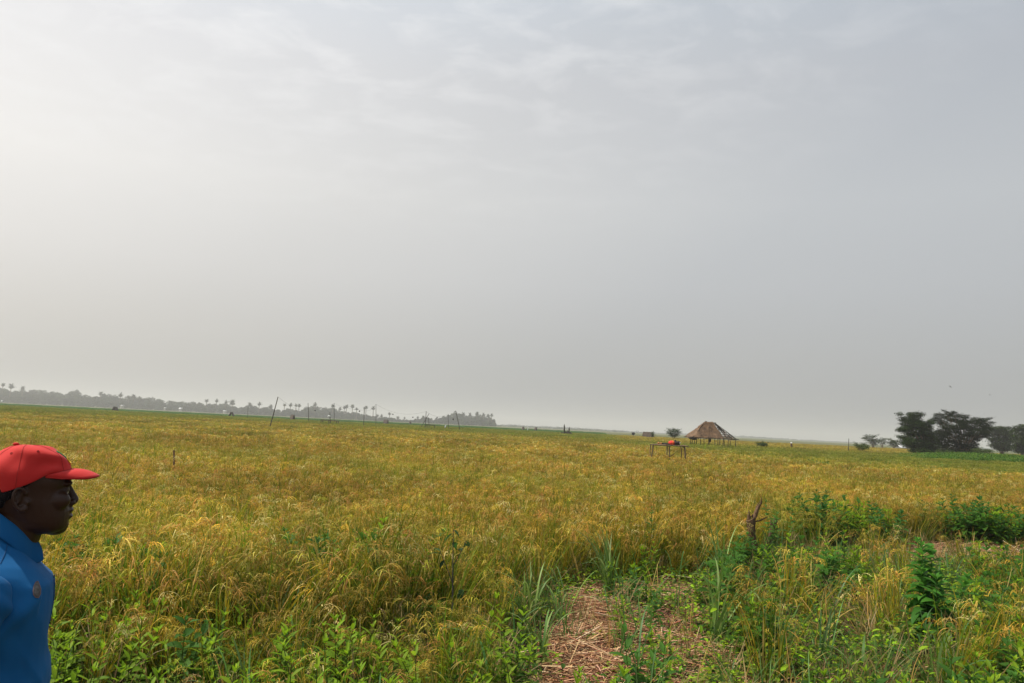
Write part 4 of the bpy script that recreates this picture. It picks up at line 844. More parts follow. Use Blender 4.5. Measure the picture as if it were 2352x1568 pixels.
A=[(385,610,38,26),(435,690,45,45),(600,615,85,45),(610,690,120,60),(725,625,38,40),(560,770,150,70),(690,780,120,70),(480,850,100,40),(390,865,40,30),(620,890,190,80),(800,800,90,60),(820,890,110,70),(640,990,210,80),(440,990,80,28,-.2),(660,1080,200,80),(850,1000,120,100),(760,1140,180,70),(880,1120,130,80),(560,1050,120,60),(880,740,50,40),(700,1190,160,40),(900,1190,150,40)]
lobed_tree('broadleaf_tree','big dark green bushy tree on the right, left one of the close pair',K8(100),100,A,(800,1220),34,.16,cols=TREEC[:3]+[(.05,.09,.018)])
B=[(1010,625,70,32),(970,690,70,40),(910,730,45,40),(1120,575,50,14,-.45),(1180,610,70,28),(1250,590,40,22),(1180,670,120,45),(1330,640,45,35),(1430,655,65,32,.2),(1060,750,90,45),(1300,720,120,40),(1420,740,110,45),(1560,685,40,18),(1560,740,110,40),(1680,710,70,40),(1790,690,60,16,.45),(1820,745,70,12),(1700,790,130,45),(1150,820,120,50),(1350,810,130,45),(1500,830,140,50),(1760,850,90,40),(1240,880,110,40),(1620,890,150,50),(1080,900,110,60),(1430,920,140,40),(1000,960,120,80),(1180,960,120,45),(1720,950,90,40),(1350,980,110,35),(1550,970,130,40),(1080,1060,140,70),(1250,1050,110,40),(1450,1040,120,40),(1590,1010,70,30),(1150,1140,150,60),(1380,1120,140,50),(1500,1160,120,60),(1560,1090,70,40),(1440,1210,80,40),(1120,1200,150,40),(1300,1210,160,40),(1520,1215,110,35)]
lobed_tree('broadleaf_tree','big wide dark tree on the right with layered branches, right one of the close pair',K8(103),103,B,(1380,1240),30,.16,cols=[(.015,.026,.006),(.010,.018,.005),(.025,.038,.009)])
lobed_tree('broadleaf_tree','hazy tree behind the right side of the wide dark tree',K8(165),165,[(1830,850,90,40),(1950,850,110,45),(2080,850,100,40),(1850,930,120,50),(2020,920,140,50),(2130,930,90,50),(1900,1010,120,50),(2050,1000,130,50),(1990,1080,110,40),(2120,1030,80,50),(1950,1130,70,40),(2050,1110,130,50),(1900,1100,80,40),(2000,1150,110,35),(2080,1165,90,30)],(2000,1160),20,.32)
lobed_tree('broadleaf_tree','tree at the right picture edge, behind the weeds',K8(150),150,[(2250,830,60,35),(2330,810,60,35),(2290,890,110,50),(2420,850,100,50),(2300,970,130,55),(2420,960,120,60),(2290,1050,130,50),(2420,1060,110,50),(2250,1110,70,40),(2340,1120,120,50),(2300,1160,110,40),(2400,1150,110,40),(2310,1195,110,35),(2390,1200,100,35)],(2320,1180),20,.3)
lobed_tree('broadleaf_tree','low hazy tree at the left foot of the big dark pair, farther off',K8(210),210,[(470,1060,70,40),(540,1050,80,50),(500,1110,80,40),(580,1110,80,50)],(520,1150),16,.35)
lobed_tree('bush','green bush patch at the right foot of the wide dark tree',K8(96),96,[(1620,1190,80,40),(1700,1190,90,50),(1780,1200,70,40),(1650,1240,90,40),(1180,1210,80,30),(1010,1200,50,25)],(1680,1270),20,.14,cols=[(.07,.10,.025),(.05,.08,.02)],cat='bush',limbr=.03)
lobed_tree('small_tree','small hazy tree with spreading top, leftmost of the three left of the big pair',K7(230),230,[(1800,440,40,14),(1850,415,45,20),(1920,410,50,18),(1975,400,28,12,.4),(1860,460,60,25),(1930,450,50,22),(1900,495,45,22),(1945,525,45,25),(1930,480,40,20)],(1940,550),22,.34)
lobed_tree('small_tree','small hazy flat-topped tree, middle of the three left of the big pair',K7(240),240,[(2000,480,50,16),(2060,460,45,18),(2115,450,40,12),(2050,500,60,18),(2090,490,40,14),(2080,520,30,14)],(2075,545),22,.34)
lobed_tree('small_tree','small hazy rounded tree, rightmost of the three left of the big pair',K7(210),210,[(2190,460,40,18),(2220,500,60,28),(2270,490,50,22),(2320,475,35,14),(2250,540,60,28),(2300,530,40,26)],(2260,580),22,.32)
lobed_tree('bush','yellow-green bush beside the lone thin post on the right',K7(92),92,[(1665,550,28,22),(1700,580,40,22),(1780,550,50,30),(1820,580,40,30),(1750,600,50,20),(1660,520,18,8,-.6)],(1760,640),30,.14,cols=[(.06,.09,.02),(.09,.13,.025),(.04,.07,.018)],cat='bush',limbr=.03)
lobed_tree('bush','left round dark green bush of a small pair right of the hut',K7(88),88,[(130,530,26,20),(135,555,22,16)],(132,580),34,.13,cols=[(.03,.07,.025),(.025,.06,.02)],cat='bush',limbr=.02)
lobed_tree('bush','larger dark green bush of a small pair right of the hut',K7(87),87,[(215,535,38,22),(240,555,30,22),(200,560,28,16)],(220,590),34,.13,cols=[(.03,.07,.025),(.025,.06,.02)],cat='bush',limbr=.02)
lobed_tree('shrub','round fan-shaped dark shrub standing alone between shelter and hut',K6(150),150,[(830,370,50,14,-.25),(900,360,60,16),(965,375,45,18,.3),(800,410,35,12,-.3),(850,410,70,22),(930,410,75,24),(985,435,50,12,.5),(1020,425,28,7,.5),(840,440,50,18),(910,455,80,26),(900,480,60,16),(820,475,18,6)],(905,500),22,.2,cols=[(.028,.055,.026),(.04,.07,.028)],limbr=.05)
lobed_tree('bush','little leafy plant growing at the right end of the brown shelter',K6(162),162,[(520,410,22,9),(505,430,25,12),(515,455,20,20),(500,480,18,10)],(508,500),40,.16,cols=[(.04,.07,.02)],cat='bush',limbr=.03)
# small brown scarecrow-like stump with white top
def scarecrow():
    p=P(1817.5,1026,105); t=thing('scarecrow','small brown stump topped with a white rag, in the field right of the hut','scarecrow',(p[0],p[1],0)); z=P(1817.5,1019,105)[2]
    m=MB(); tube(m,[(0,0,-.05),(.03,0,z*.5),(0,0,z)],[.12,.2,.1],8,jit=.15); tube(m,[(-.25,0,z*.62),(.25,0,z*.7)],.06,6); m.build('stump',M['stump'],t); m=MB(); ellipsoid(m,(0.02,0,z+.05),(.11,.1,.14),8,6,noise=.15); m.build('white_rag',M['white'],t)
scarecrow()
# ------------------------------------------------------------------ the far wood and its palms
SIL=[]   # (px, top py) of the wood's outline on the 2352 grid
for x,y in [(-600,205),(0,205),(50,207),(100,207),(200,262),(245,285),(300,250),(380,240),(440,240),(540,258),(600,250),(750,252),(870,290),(950,282),(1060,292),(1140,305),(1180,340),(1230,316),(1300,285),(1345,246),(1400,285),(1450,318),(1600,338),(1720,360),(1760,358),(1850,318),(1900,340),(1990,322),(2130,368),(2250,388),(2300,395)]: SIL.append((.125*x,861.3+.125*y))
for x,y in [(60,285),(150,275),(200,290),(380,287),(520,315),(620,312),(700,350),(800,375),(860,352),(920,372),(1050,382),(1100,387),(1180,380),(1300,392),(1340,378),(1420,407),(1560,417),(1680,428),(1720,440),(1800,430),(1900,432),(1980,490),(2020,535),(2080,497),(2140,482),(2200,467),(2290,462)]: SIL.append((287.1+.125*x,872.8+.125*y))
for x,y in [(20,278),(130,275),(215,342),(300,307),(360,325),(430,348),(480,357),(600,367),(640,352),(720,337),(800,362),(880,372),(960,362),(1040,342),(1060,308),(1200,312),(1290,327),(1330,347),(1480,342),(1560,352),(1620,392),(1680,417),(1760,412),(1820,432),(1900,422),(1970,428),(2000,456),(2080,452),(2160,462),(2200,492),(2280,497)]: SIL.append((574.2+.125*x,895.8+.125*y))
for x,y in [(20,335),(60,350),(110,335),(210,322),(270,325),(320,335),(350,372),(420,362),(480,378),(700,378),(740,355),(840,345),(900,332),(980,345),(1020,375),(1085,388),(1120,357),(1200,342),(1250,320),(1330,322),(1400,290),(1440,267),(1480,243),(1580,253),(1600,287),(1650,322),(1800,312),(1900,287),(2000,312),(2030,352),(2060,335),(2120,345),(2150,377),(2200,425),(2215,455)]: SIL.append((861.3+.125*x,918.7+.125*y))
SIL=np.array(SIL)
FARC=[(.028,.046,.020),(.036,.058,.022),(.022,.036,.018)]
def far_wood():
    mb=MB(); cs=[]; 
    for row,(d,f,step) in enumerate(((1060,1.0,2.6),(1000,.80,3.2),(960,.52,3.4))):
        px=-560.
        while px<1139:
            top=float(np.interp(px,SIL[:,0],SIL[:,1])); hh=(hz(px)-top)*d/FPX*1.07+1.5      # metres of crown above the field
            hh=max(1.5,hh*(f if row else 1)*R.choice([R.uniform(.70,.9),R.uniform(.88,1.08)])); p=P(px,hz(px),d); w_=min(max(1.9,hh*.34),4.6)*R.uniform(.6,1.25)
            nv=int(70+16*hh); v=leaves(None,(0,0,0),(w_,w_,hh*.28),nv,None); v2=leaves(None,(0,0,0),(w_*1.1,w_,hh*.36),nv//2,None)
            q=np.concatenate([v+np.array([p[0],d+R.normal()*12,hh*.72]),v2+np.array([p[0],d+R.normal()*12,hh*.34])]); cc=np.tile(pal(FARC,1,None,.2),(len(q),1))
            leafquads(mb,q,R.uniform(.7,1.7,len(q)),cc*R.uniform(.8,1.2,(len(q),1)),.8,.8); px+=step*R.uniform(.7,1.3)
    tag(mb.build('far_wood',M['far'],smooth=False),kind='stuff')
    # thin line of woods and scrub along the flat horizon
    mb=MB()
    for k in range(900):
        px=R.uniform(1080,2900); d=R.uniform(2100,2600); p=P(px,hz(px),d); hh=R.uniform(2,5)*(1+.8*wave(np.array(px*.02),0,1.,5)); hh=max(hh,1.2); w_=R.uniform(6,14)
        v=leaves(None,(0,0,0),(w_,w_,hh*.6),34,None)+np.array([p[0],d,hh*.45]); leafquads(mb,v,R.uniform(2,4,len(v)),pal(FARC,len(v)),.6,.7)
    for k in range(260):
        px=R.uniform(860,1500); d=R.uniform(1300,1700); p=P(px,hz(px),d); hh=R.uniform(1.5,4); w_=R.uniform(3,7)
        v=leaves(None,(0,0,0),(w_,w_,hh*.6),34,None)+np.array([p[0],d,hh*.45]); leafquads(mb,v,R.uniform(1,2,len(v)),pal(FARC,len(v)),.6,.7)
    tag(mb.build('horizon_scrub',M['far'],smooth=False),kind='stuff')
far_wood()
def palm(label,px,py,w_px,d=990,shape='ball',group='oil palms above the far wood',proto={}):
    c=P(px,py,d); r=w_px*.5*d/FPX*1.25
    if shape not in proto or True:
        t=thing('oil_palm',label,'palm',(c[0],c[1],0),0,group); m=MB(); h=c[2]; tube(m,[(R.normal()*.3,0,-.1),(R.normal()*.25,0,h*.5),(0,0,h)],[.5,.42,.36],6); m.build('trunk',M['bark'],t)
        ml=MB(); n=30; az=R.uniform(0,6.28,n); C=curve(np.tile([[0,0,h-.2]],(n,1)),az,np.full(n,r*1.45)*R.uniform(.8,1.15,n),R.uniform(.05,1.5,n),R.uniform(.7,1.7,n),7)
        strips(ml,C,np.full(n,r*.26),az,pal(FARC,n),prof=np.array([.3,.8,1,1,.9,.6,.15]),tw=.5)
        p=leaves(None,(0,0,h-.1*r),(r*.7,r*.7,r*.5),110,None); leafquads(ml,p,np.full(110,r*.42),pal(FARC,110),1,.6); ml.build('crown',M['far'],t,smooth=False)
c1=lambda x,y:(.125*x,861.3+.125*y); c2=lambda x,y:(287.1+.125*x,872.8+.125*y); c3=lambda x,y:(574.2+.125*x,895.8+.125*y); c4=lambda x,y:(861.3+.125*x,918.7+.125*y)
PAL=[(c1(57,143),8,'lone round-topped palm nearest the left picture edge, on a thin trunk'),(c1(208,172),12,'wide leaning palm, second from the left picture edge'),(c1(418,205),9,'stout palm third from the left picture edge'),(c1(1853,318),9,'palm top on the ridge above the leftmost shelter'),(c1(2215,342),10,'star-shaped palm right of the leftmost shelter'),
 (c2(68,290),8,'palm top left of the pair in the left treeline'),(c2(157,272),9,'palm top right of the pair in the left treeline'),(c2(1500,368),8,'first of the row of four palms left of the second shelter'),(c2(1683,372),8,'second of the row of four palms left of the second shelter'),(c2(1855,400),8,'third of the row of four palms, above the second shelter'),(c2(1972,412),13,'largest palm of the row of four, leaning over its trunk'),(c2(2300,462),11,'bushy palm behind the stubby dark stake'),
 (c3(172,255),8.5,'palm left of the tall leaning pole'),(c3(385,305),9,'low palm head just left of the tall leaning pole'),(c3(636,275),7,'first palm right of the tall leaning pole'),(c3(745,280),8.5,'second palm right of the tall leaning pole'),(c3(845,287),7.5,'left of the two close palms before the thin upright pole'),(c3(902,292),8,'right of the two close palms before the thin upright pole'),(c3(1195,277),8.5,'palm on the rounded wood between the upright poles'),(c3(1522,305),8,'palm touching the pole behind the rack'),(c3(1655,362),7.5,'palm at the downhill end of the wood, right of the rack pole'),(c3(1735,342),7,'small left palm of the tall close pair'),(c3(1775,320),9,'taller right palm of the close pair'),(c3(1885,322),9,'tall slender palm standing alone, right of the close pair'),(c3(1962,367),6.5,'short palm left of the short dark pole'),(c3(2103,358),6,'palm head directly behind the short dark pole'),(c3(2137,342),7,'slender palm just right of the short dark pole'),(c3(2267,357),8.5,'slender palm left of the knotted pole'),
 (c4(45,310),6.5,'low palm just right of the knotted pole'),(c4(120,318),7,'low palm in the small clump right of the knotted pole'),(c4(267,275),7,'two-tiered palm in the clump right of the knotted pole'),(c4(420,352),7,'lone low palm left of the crossed poles, farther right of two'),(c4(545,353),5,'tiny lone palm midway to the crossed poles'),(c4(785,345),6,'low palm left of the crossed poles'),(c4(890,338),7,'low palm behind the crossed poles'),(c4(1035,375),6,'low palm right of the crossed poles'),
 (c4(1625,285),9,'palm in the saddle of the wooded island'),(c4(1745,290),7.5,'second palm on the wooded island, right of the saddle'),(c4(1875,275),9,'tall palm in the middle right of the wooded island'),(c4(1992,295),8,'palm right of the middle of the wooded island'),(c4(2080,312),8,'palm near the right end of the wooded island'),(c4(2143,303),7,'slender palm on a bare trunk, right end of the wooded island'),(c4(2190,400),7,'small leaning palm at the far right tip of the wooded island')]
for (px,py),w_,lab in PAL: palm(lab,px,py,w_)
# ------------------------------------------------------------------ birds
def bird(label,px,py,d,span,roll=.3,yaw=0):
    p=Pn(px,py,d); m=MB(); s=span
    tube(m,[(-.32*s,0,0),(-.15*s,0,.01*s),(.05*s,0,.02*s),(.22*s,0,.03*s),(.30*s,0,.03*s)],[.02*s,.07*s,.085*s,.05*s,.012*s],8)
    for sg in (-1,1):
        V=[(.10*s,0,.03*s),(-.10*s,0,.03*s),(.12*s,sg*.25*s,.16*s),(-.10*s,sg*.22*s,.13*s),(.0,sg*.5*s,.10*s)]; V2=[(a,b,c-.012*s) for a,b,c in V]
        F=[(0,1,3),(0,3,2),(2,3,4)]; m.add(V+V2,F+[(f[2]+5,f[1]+5,f[0]+5) for f in F])
    m.add([(-.3*s,-.03*s,0),(-.3*s,.03*s,0),(-.45*s,.07*s,0),(-.45*s,-.07*s,0),(-.3*s,-.03*s,.012*s),(-.3*s,.03*s,.012*s),(-.45*s,.07*s,.012*s),(-.45*s,-.07*s,.012*s)],[(0,1,2,3),(7,6,5,4)])
    o=m.build('bird',M['bird'],loc=Vector(p)); o.rotation_euler=(roll,0,yaw); tag(o,label,'bird','birds in the sky')
M['bird']=solid('dark feathers',(.045,.028,.018),.8,.3)
for a in [('brown bird in flight above the big dark trees, largest of the birds',2182.4,887.2,70,.34,.9,.5),('tiny bird speck high over the trees, topmost of the specks',1937.7,572.6,120,.3,.4,1),('tiny bird speck above and right of the hut roof',1813.5,682.4,120,.28,.2,2),('tiny bird speck between the hut and the brown bird',2010,712.6,120,.28,.5,.3),('faint bird speck left of the speck over the hut',1668.5,642.8,150,.28,.2,.2),('faint bird speck in the middle of the sky',1020.6,478,150,.26,.2,1),('faint bird with spread wings near the right edge, right of the brown bird',2273.8,905.7,100,.36,.1,1.5),('tiny bird speck low over the wide tree',2260.7,949.6,120,.26,.2,.4)]: bird(*a)

# ------------------------------------------------------------------ the man in the red cap
def man():
    TH=rad(32); D0=2.1; EP=Pn(58.6,1144,D0); fx=np.array([math.cos(TH),math.sin(TH),0]); ly=np.array([-math.sin(TH),math.cos(TH),0]); O=np.array([EP[0],EP[1],0])
    def Q(px,py,y=0.0):     # photo point -> man's own frame (x forward, y to his left, z up) at lateral offset y
        v=ray(px,py); s=(np.dot(O+ly*y-CAM,ly))/np.dot(v,ly); p=CAM+v*s-O; return np.array([np.dot(p,fx),y,p[2]])
    K=lambda cx,cy,y=0.: Q(.14645*cx,1004.9+.14645*cy,y)      # head crop
    S=lambda cx,cy,y=0.: Q(.2493*cx,1177.1+.2493*cy,y)        # shirt crop
    root=thing('person','person in a red cap and bright blue polo shirt, seen from the side at left','person',tuple(O),TH)
    def finish(mb,name,mat,voxel,smooth=3,fac=.5,parent=root,post=None):
        o=mb.build(name,mat,parent)
        m=o.modifiers.new('r','REMESH'); m.mode='VOXEL'; m.voxel_size=voxel; m.use_smooth_shade=True
        m=o.modifiers.new('s','SMOOTH'); m.factor=fac; m.iterations=smooth
        bpy.context.view_layer.update(); dg=bpy.context.evaluated_depsgraph_get(); me=bpy.data.meshes.new_from_object(o.evaluated_get(dg)); o.modifiers.clear(); old=o.data; o.data=me; bpy.data.meshes.remove(old)
        me.materials.clear(); me.materials.append(mat); me.polygons.foreach_set('use_smooth',np.ones(len(me.polygons),bool))
        if post:
            n=len(me.vertices); co_=np.empty(n*3,np.float32); me.vertices.foreach_get('co',co_); nn=np.empty(n*3,np.float32); me.vertices.foreach_get('normal',nn) if False else me.vertex_normals.foreach_get('vector',nn)
            co_=co_.reshape(-1,3).astype(float); nn=nn.reshape(-1,3); me.vertices.foreach_set('co',post(co_,nn).astype(np.float32).ravel()); me.update()
        return o
    skin=solid('dark brown skin',(.034,.0145,.0075),.42,.0,9,.10,col2=(.043,.019,.010),spec=.3,bscale=160)
    blue=solid('blue polo cloth',(.006,.085,.235),.85,.0,5,.08,col2=(.011,.110,.28),spec=.12,bscale=420,sheen=.03)
    redm=solid('red cotton cap',(.46,.018,.016),.8,.0,6,.06,col2=(.53,.028,.022),spec=.2,bscale=420,sheen=.08)
    # --- body: one closed surface (head, neck, trunk, arms, hands, legs)
    mb=MB(); a=np.arange(28)/28*2*math.pi
    def slab(cy,f,b,hw,e=2.3,ez=0):
        F_=K(f,cy); B_=K(b,cy); xf,xb=F_[0],B_[0]; z=F_[2]; xm=xf-(xf-xb)*.47; c,s_=np.cos(a),np.sin(a)
        px=np.sign(c)*np.abs(c)**(2/e); py=np.sign(s_)*np.abs(s_)**(2/e)
        return np.stack([xm+np.where(c>0,xf-xm,xm-xb)*px,hw*py,np.full(28,z)],-1)
    head=[(205,520,260,.030),(240,720,150,.045),(300,900,50,.058),(380,1010,-50,.067),(470,1070,-130,.0745),(560,1088,-180,.078),(660,1103,-210,.078),(720,1092,-215,.077),(770,1066,-215,.0755),(830,1058,-210,.0745),(900,1062,-200,.0735),(980,1078,-180,.073),(1060,1098,-150,.0715),(1120,1108,-110,.070),(1200,1102,-40,.068),(1270,1082,60,.0655),(1340,1070,150,.061),(1400,1030,260,.054),(1445,950,330,.045),(1478,830,420,.032)]
    rings(mb,[slab(*h) for h in head])
    # nose, lips, brows, cheeks, chin
    capsule(mb,K(1068,760),K(1158,960),.0085,.0125); ellipsoid(mb,K(1156,985),(.0092,.0115,.0105))
    for sg in (-1,1):
        ellipsoid(mb,K(1110,1005,0)+np.array([0,sg*.0145,0]),(.0115,.0085,.0088)); ellipsoid(mb,K(1050,690,0)+np.array([0,sg*.030,0]),(.013,.026,.0085)); ellipsoid(mb,K(900,950)+np.array([0,sg*.047,0]),(.030,.022,.026)); ellipsoid(mb,K(985,800)+np.array([0,sg*.032,.002]),(.0155,.0165,.0105)); capsule(mb,K(990,845)+np.array([0,sg*.022,0]),K(930,850)+np.array([0,sg*.045,0]),.006,.006)
        ellipsoid(mb,K(560,1240)+np.array([0,sg*.050,0]),(.055,.014,.03))
        # ear: thin plate, raised outer rim, lobe, tragus
        pl=[(405,820),(375,770),(320,738),(262,755),(222,815),(208,890),(222,965),(262,1030),(320,1078),(375,1085),(415,1050)]
        yy=lambda i: sg*(.079+.010*math.sin(math.pi*(i+.5)/11))
        ep=[K(cx,cy)*np.array([1,0,1])+np.array([0,yy(i),0]) for i,(cx,cy) in enumerate(pl)]
        for i in range(10): capsule(mb,ep[i],ep[i+1],.0046,.0046,8)
        ellipsoid(mb,K(318,900)*np.array([1,0,1])+np.array([0,sg*.0738,0]),(.0165,.006,.027)); ellipsoid(mb,K(375,1058)*np.array([1,0,1])+np.array([0,sg*.083,0]),(.0085,.0055,.008)); ellipsoid(mb,K(428,960)*np.array([1,0,1])+np.array([0,sg*.079,0]),(.006,.005,.008))
        capsule(mb,K(345,800)*np.array([1,0,1])+np.array([0,sg*.083,0]),K(285,960)*np.array([1,0,1])+np.array([0,sg*.083,0]),.0028,.0032,8)
    ellipsoid(mb,K(1098,1118),(.0098,.0235,.0068)); ellipsoid(mb,K(1085,1216),(.0095,.0215,.0072)); ellipsoid(mb,K(1000,1345),(.0125,.024,.016)); ellipsoid(mb,K(1070,1080),(.010,.022,.012))
    ellipsoid(mb,K(850,1400),(.032,.034,.020))
    # neck and trunk
    nk=[(K(330,1080),.064,.060),(K(260,1300),.062,.060),(K(150,1520),.064,.062),(K(40,1720),.075,.075)]
    rings(mb,[np.stack([c[0]+rx*np.cos(a),ry*np.sin(a),c[2]-.55*rx*np.cos(a)],-1) for c,rx,ry in nk])
    fz=S(470,640)[0]; zt=1.44
    TR=[(1.455,-.075,.055,.075),(1.42,-.085,.085,.14),(1.38,-.085,.105,.172),(1.30,-.075,.118,.176),(1.20,-.07,.118,.166),(1.08,-.068,.115,.155),(.98,-.072,.108,.155),(.88,-.080,.112,.165),(.80,-.085,.10,.15)]
    rings(mb,[np.stack([cx+.012+.86*rx*np.cos(a),.88*ry*np.sign(np.sin(a))*np.abs(np.sin(a))**.85,np.full(28,z)],-1) for z,cx,rx,ry in TR])
    def limb(pts,rr):
        for i in range(len(pts)-1): capsule(mb,pts[i],pts[i+1],rr[i],rr[i+1])
    sh=-.085
    RA=[(sh,-.175,1.375),(-.235,-.285,1.15),(-.085,-.225,1.068)]; LA=[(sh,.175,1.375),(-.11,.225,1.10),(-.02,.235,.86)]
    for arm in (RA,LA): limb(arm,(.054,.042,.028))
    def hand(w,d,n,right=1):
        """w wrist, d along the hand, n out of the back of the hand; palm, four fingers of unequal length, thumb from the side"""
        w=np.array(w,float); d=np.array(d,float); d/=np.linalg.norm(d); n=np.array(n,float); n-=d*np.dot(n,d); n/=np.linalg.norm(n); s=np.cross(n,d)*right
        for q in (-.026,-.009,.009,.026): capsule(mb,w+d*.005+s*q*.6,w+d*.088+s*q,.0135,.0115,8)
        for q,l in ((-.029,.072),(-.010,.082),(.010,.078),(.028,.060)):
            p=w+d*.086+s*q; th=.25
            for k,(f,r1,r2) in enumerate(((.45,.0095,.0088),(.30,.0088,.008),(.25,.008,.007))):
                e=p+(d*math.cos(th)-n*math.sin(th))*l*f; capsule(mb,p,e,r1,r2,8); p=e; th+=.35
        p=w+d*.022-s*.026; e=p+(d*.62-s*.72-n*.15)*.042; capsule(mb,p,e,.0125,.0105,8); e2=e+(d*.85-s*.35-n*.3)*.032; capsule(mb,e,e2,.010,.008,8)
    hand(RA[2],(.98,.10,-.10),(-.1,-.95,.15),1); hand(LA[2],(.10,0,-.99),(-.05,.98,.0),1)
    for sg in (-1,1):
        limb([(-.08,sg*.085,.86),(-.065,sg*.095,.47),(-.085,sg*.10,.09)],(.088,.058,.042)); capsule(mb,(-.10,sg*.10,.05),(.09,sg*.12,.045),.042,.036)
    body=finish(mb,'body',skin,.0031,2,.5)
    # eyes
    for sg in (-1,1):
        m=MB(); c=K(1000,815)+np.array([0,sg*.032,0]); ellipsoid(m,c,(.0115,.0115,.0115)); o=m.build('eye',solid('eye white',(.35,.30,.26),.25,.05),root); m=MB(); ellipsoid(m,c+np.array([.0065,0,0]),(.0058,.0058,.0058)); m.build('iris',solid('dark iris',(.01,.006,.004),.2),o)
    # short hair left showing under the cap
    m=MB(); hr=[(640,900,-185,.0785),(700,760,-200,.0795),(780,560,-216,.0785),(850,470,-214,.0765),(940,180,-203,.0745),(1050,90,-175,.070)]
    rings(m,[slab(*h) for h in hr]); m.build('hair',solid('short black hair',(.012,.009,.008),.95,.4,160,.9,bscale=300),root)
    # --- cap
    SE=40; ph=np.arange(SE)/SE*2*math.pi
    xf=K(1128,480); xs=K(690,555); xe=K(300,735); xb_=K(60,815)
    cxm=K(360,700)[0]; af=K(1128,480)[0]-cxm; ab=cxm-K(-265,900)[0]
    def edge_z(p):      # height of the lower edge by azimuth from straight ahead
        q=abs((p+math.pi)%(2*math.pi)-math.pi); 
        xs_=cxm+(af if math.cos(q)>0 else ab)*math.cos(q)
        tab=[(K(-265,880)[0],K(0,880)[2]),(K(-120,850)[0],K(0,850)[2]),(xb_[0],xb_[2]),(xe[0],xe[2]),(K(560,640)[0],K(560,640)[2]),(xs[0],xs[2]),(K(900,510)[0],K(900,512)[2]),(xf[0],xf[2])]
        return float(np.interp(xs_,[t[0] for t in tab],[t[1] for t in tab]))
    top=K(430,104); 
    def crown(p,s):     # s 0 at the lower edge, 1 at the button
        q=(p+math.pi)%(2*math.pi)-math.pi; z0=edge_z(p); th=s*math.pi/2
        r=math.cos(th)**.62; front=max(0,math.cos(q))
        r*=1-.07*front*math.sin(2*th); h=math.sin(th)**(.92+.25*front)
        ex=(af if math.cos(q)>0 else ab); bw=.088
        x=cxm+ex*math.cos(q)*r+(top[0]-cxm)*.35*math.sin(th)**2; y=bw*math.sin(q)*r; z=z0+(top[2]-z0)*h
        # cloth: slack pinches above the brim and soft dents
        f=.0042*math.sin(3.1*q+9*s)*math.sin(math.pi*s)+.003*math.sin(7*q-5*s+1)*math.sin(math.pi*s)**2*(1-s)+.006*math.exp(-((abs(q)-.95)/.25)**2)*math.sin(s*16)*max(0,1-s*1.6)
        return np.array([x,y,z])+np.array([math.cos(q)*.9,math.sin(q),.35])*f
    ns=16; Rg=[np.array([crown(p,s) for p in ph]) for s in np.linspace(0,.995,ns)]
    Rin=[np.array([crown(p,.0)*np.array([1,1,1])-np.array([math.cos(p)*.003,math.sin(p)*.003,-.002]) for p in ph])]
    cap=thing('cap',None,None); del_=cap; bpy.data.objects.remove(cap)
    m=MB(); rings(m,Rin+Rg,cap=False); V=np.concatenate([Rg[-1],[Rg[-1].mean(0)+np.array([0,0,.0005])]]); m.add(V,[(j,(j+1)%SE,SE) for j in range(SE)])
    cp=m.build('cap',redm,root)
    sb=cp.modifiers.new('sub','SUBSURF'); sb.levels=1; sb.render_levels=2
    m=MB(); ellipsoid(m,crown(0,.999)*np.array([0,0,1])+np.array([K(262,0)[0],0,.0015]),(.0078,.0078,.0042),14,8); m.build('button',redm,cp)
    # brim: curved visor with thickness, far side dipping a little
    nu,nv=25,8; Vt=[];
    tipx,tipz=K(1562,585)[0],K(1562,575)[2]; yb=.074
    for i in range(nu):
        u=-1+2*i/(nu-1); q=u*1.12; root_=crown(q,.0)+np.array([0,0,.001])
        yt=math.sin(u*math.pi/2)*yb; xo=K(700,555)[0]+(tipx-K(700,555)[0])*(math.cos(u*math.pi/2)**.55)
        zo=np.interp(xo,[K(700,0)[0],K(900,0)[0],K(1120,0)[0],K(1400,0)[0],tipx],[K(0,562)[2],K(0,582)[2],K(0,590)[2],K(0,588)[2],tipz])
        zc=tipz+.004
        zo=zo if u<0 else zo-.012*math.sin(min(1,u*1.5)*math.pi/2); 
        o_=np.array([max(xo,root_[0]),yt,zo])
        for j in range(nv):
            v=j/(nv-1); p=root_*(1-v)+o_*v; p[2]+=.006*math.sin(math.pi*v)*(1-u*u); Vt.append(p)
    Vt=np.array(Vt); Vb=Vt-np.array([0,0,.0032]); F=[(i*nv+j,(i+1)*nv+j,(i+1)*nv+j+1,i*nv+j+1) for i in range(nu-1) for j in range(nv-1)]; n=len(Vt)
    Fb=[tuple(x+n for x in f[::-1]) for f in F]; Fe=[(i*nv+nv-1,(i+1)*nv+nv-1,(i+1)*nv+nv-1+n,i*nv+nv-1+n) for i in range(nu-1)]
    m=MB(); m.add(np.concatenate([Vt,Vb]),F+Fb+Fe); m.build('brim',redm,cp)
    # seams, eyelets and the embroidered badge on the front
    seam=solid('red seam',(.24,.012,.010),.85)
    for p0 in (-.62,-1.75,-2.75,0.62,1.75,2.75):
        m=MB(); C=[crown(p0*(1+.0*s),s)+np.array([math.cos(p0)*.0004,math.sin(p0)*.0004,.0004]) for s in np.linspace(0.02,.97,24)]; tube(m,C,.0004,5); m.build('seam',seam,cp)
    for p0 in (-1.25,1.25,-2.2,2.2):
        m=MB(); c=crown(p0,.62); t1=crown(p0+.03,.62)-c; t2=crown(p0,.64)-c; t1/=np.linalg.norm(t1); t2/=np.linalg.norm(t2); C=[c+(t1*math.cos(q)+t2*math.sin(q))*.0026 for q in np.linspace(0,6.283,14)]; tube(m,C,.0009,5); m.build('eyelet',seam,cp)
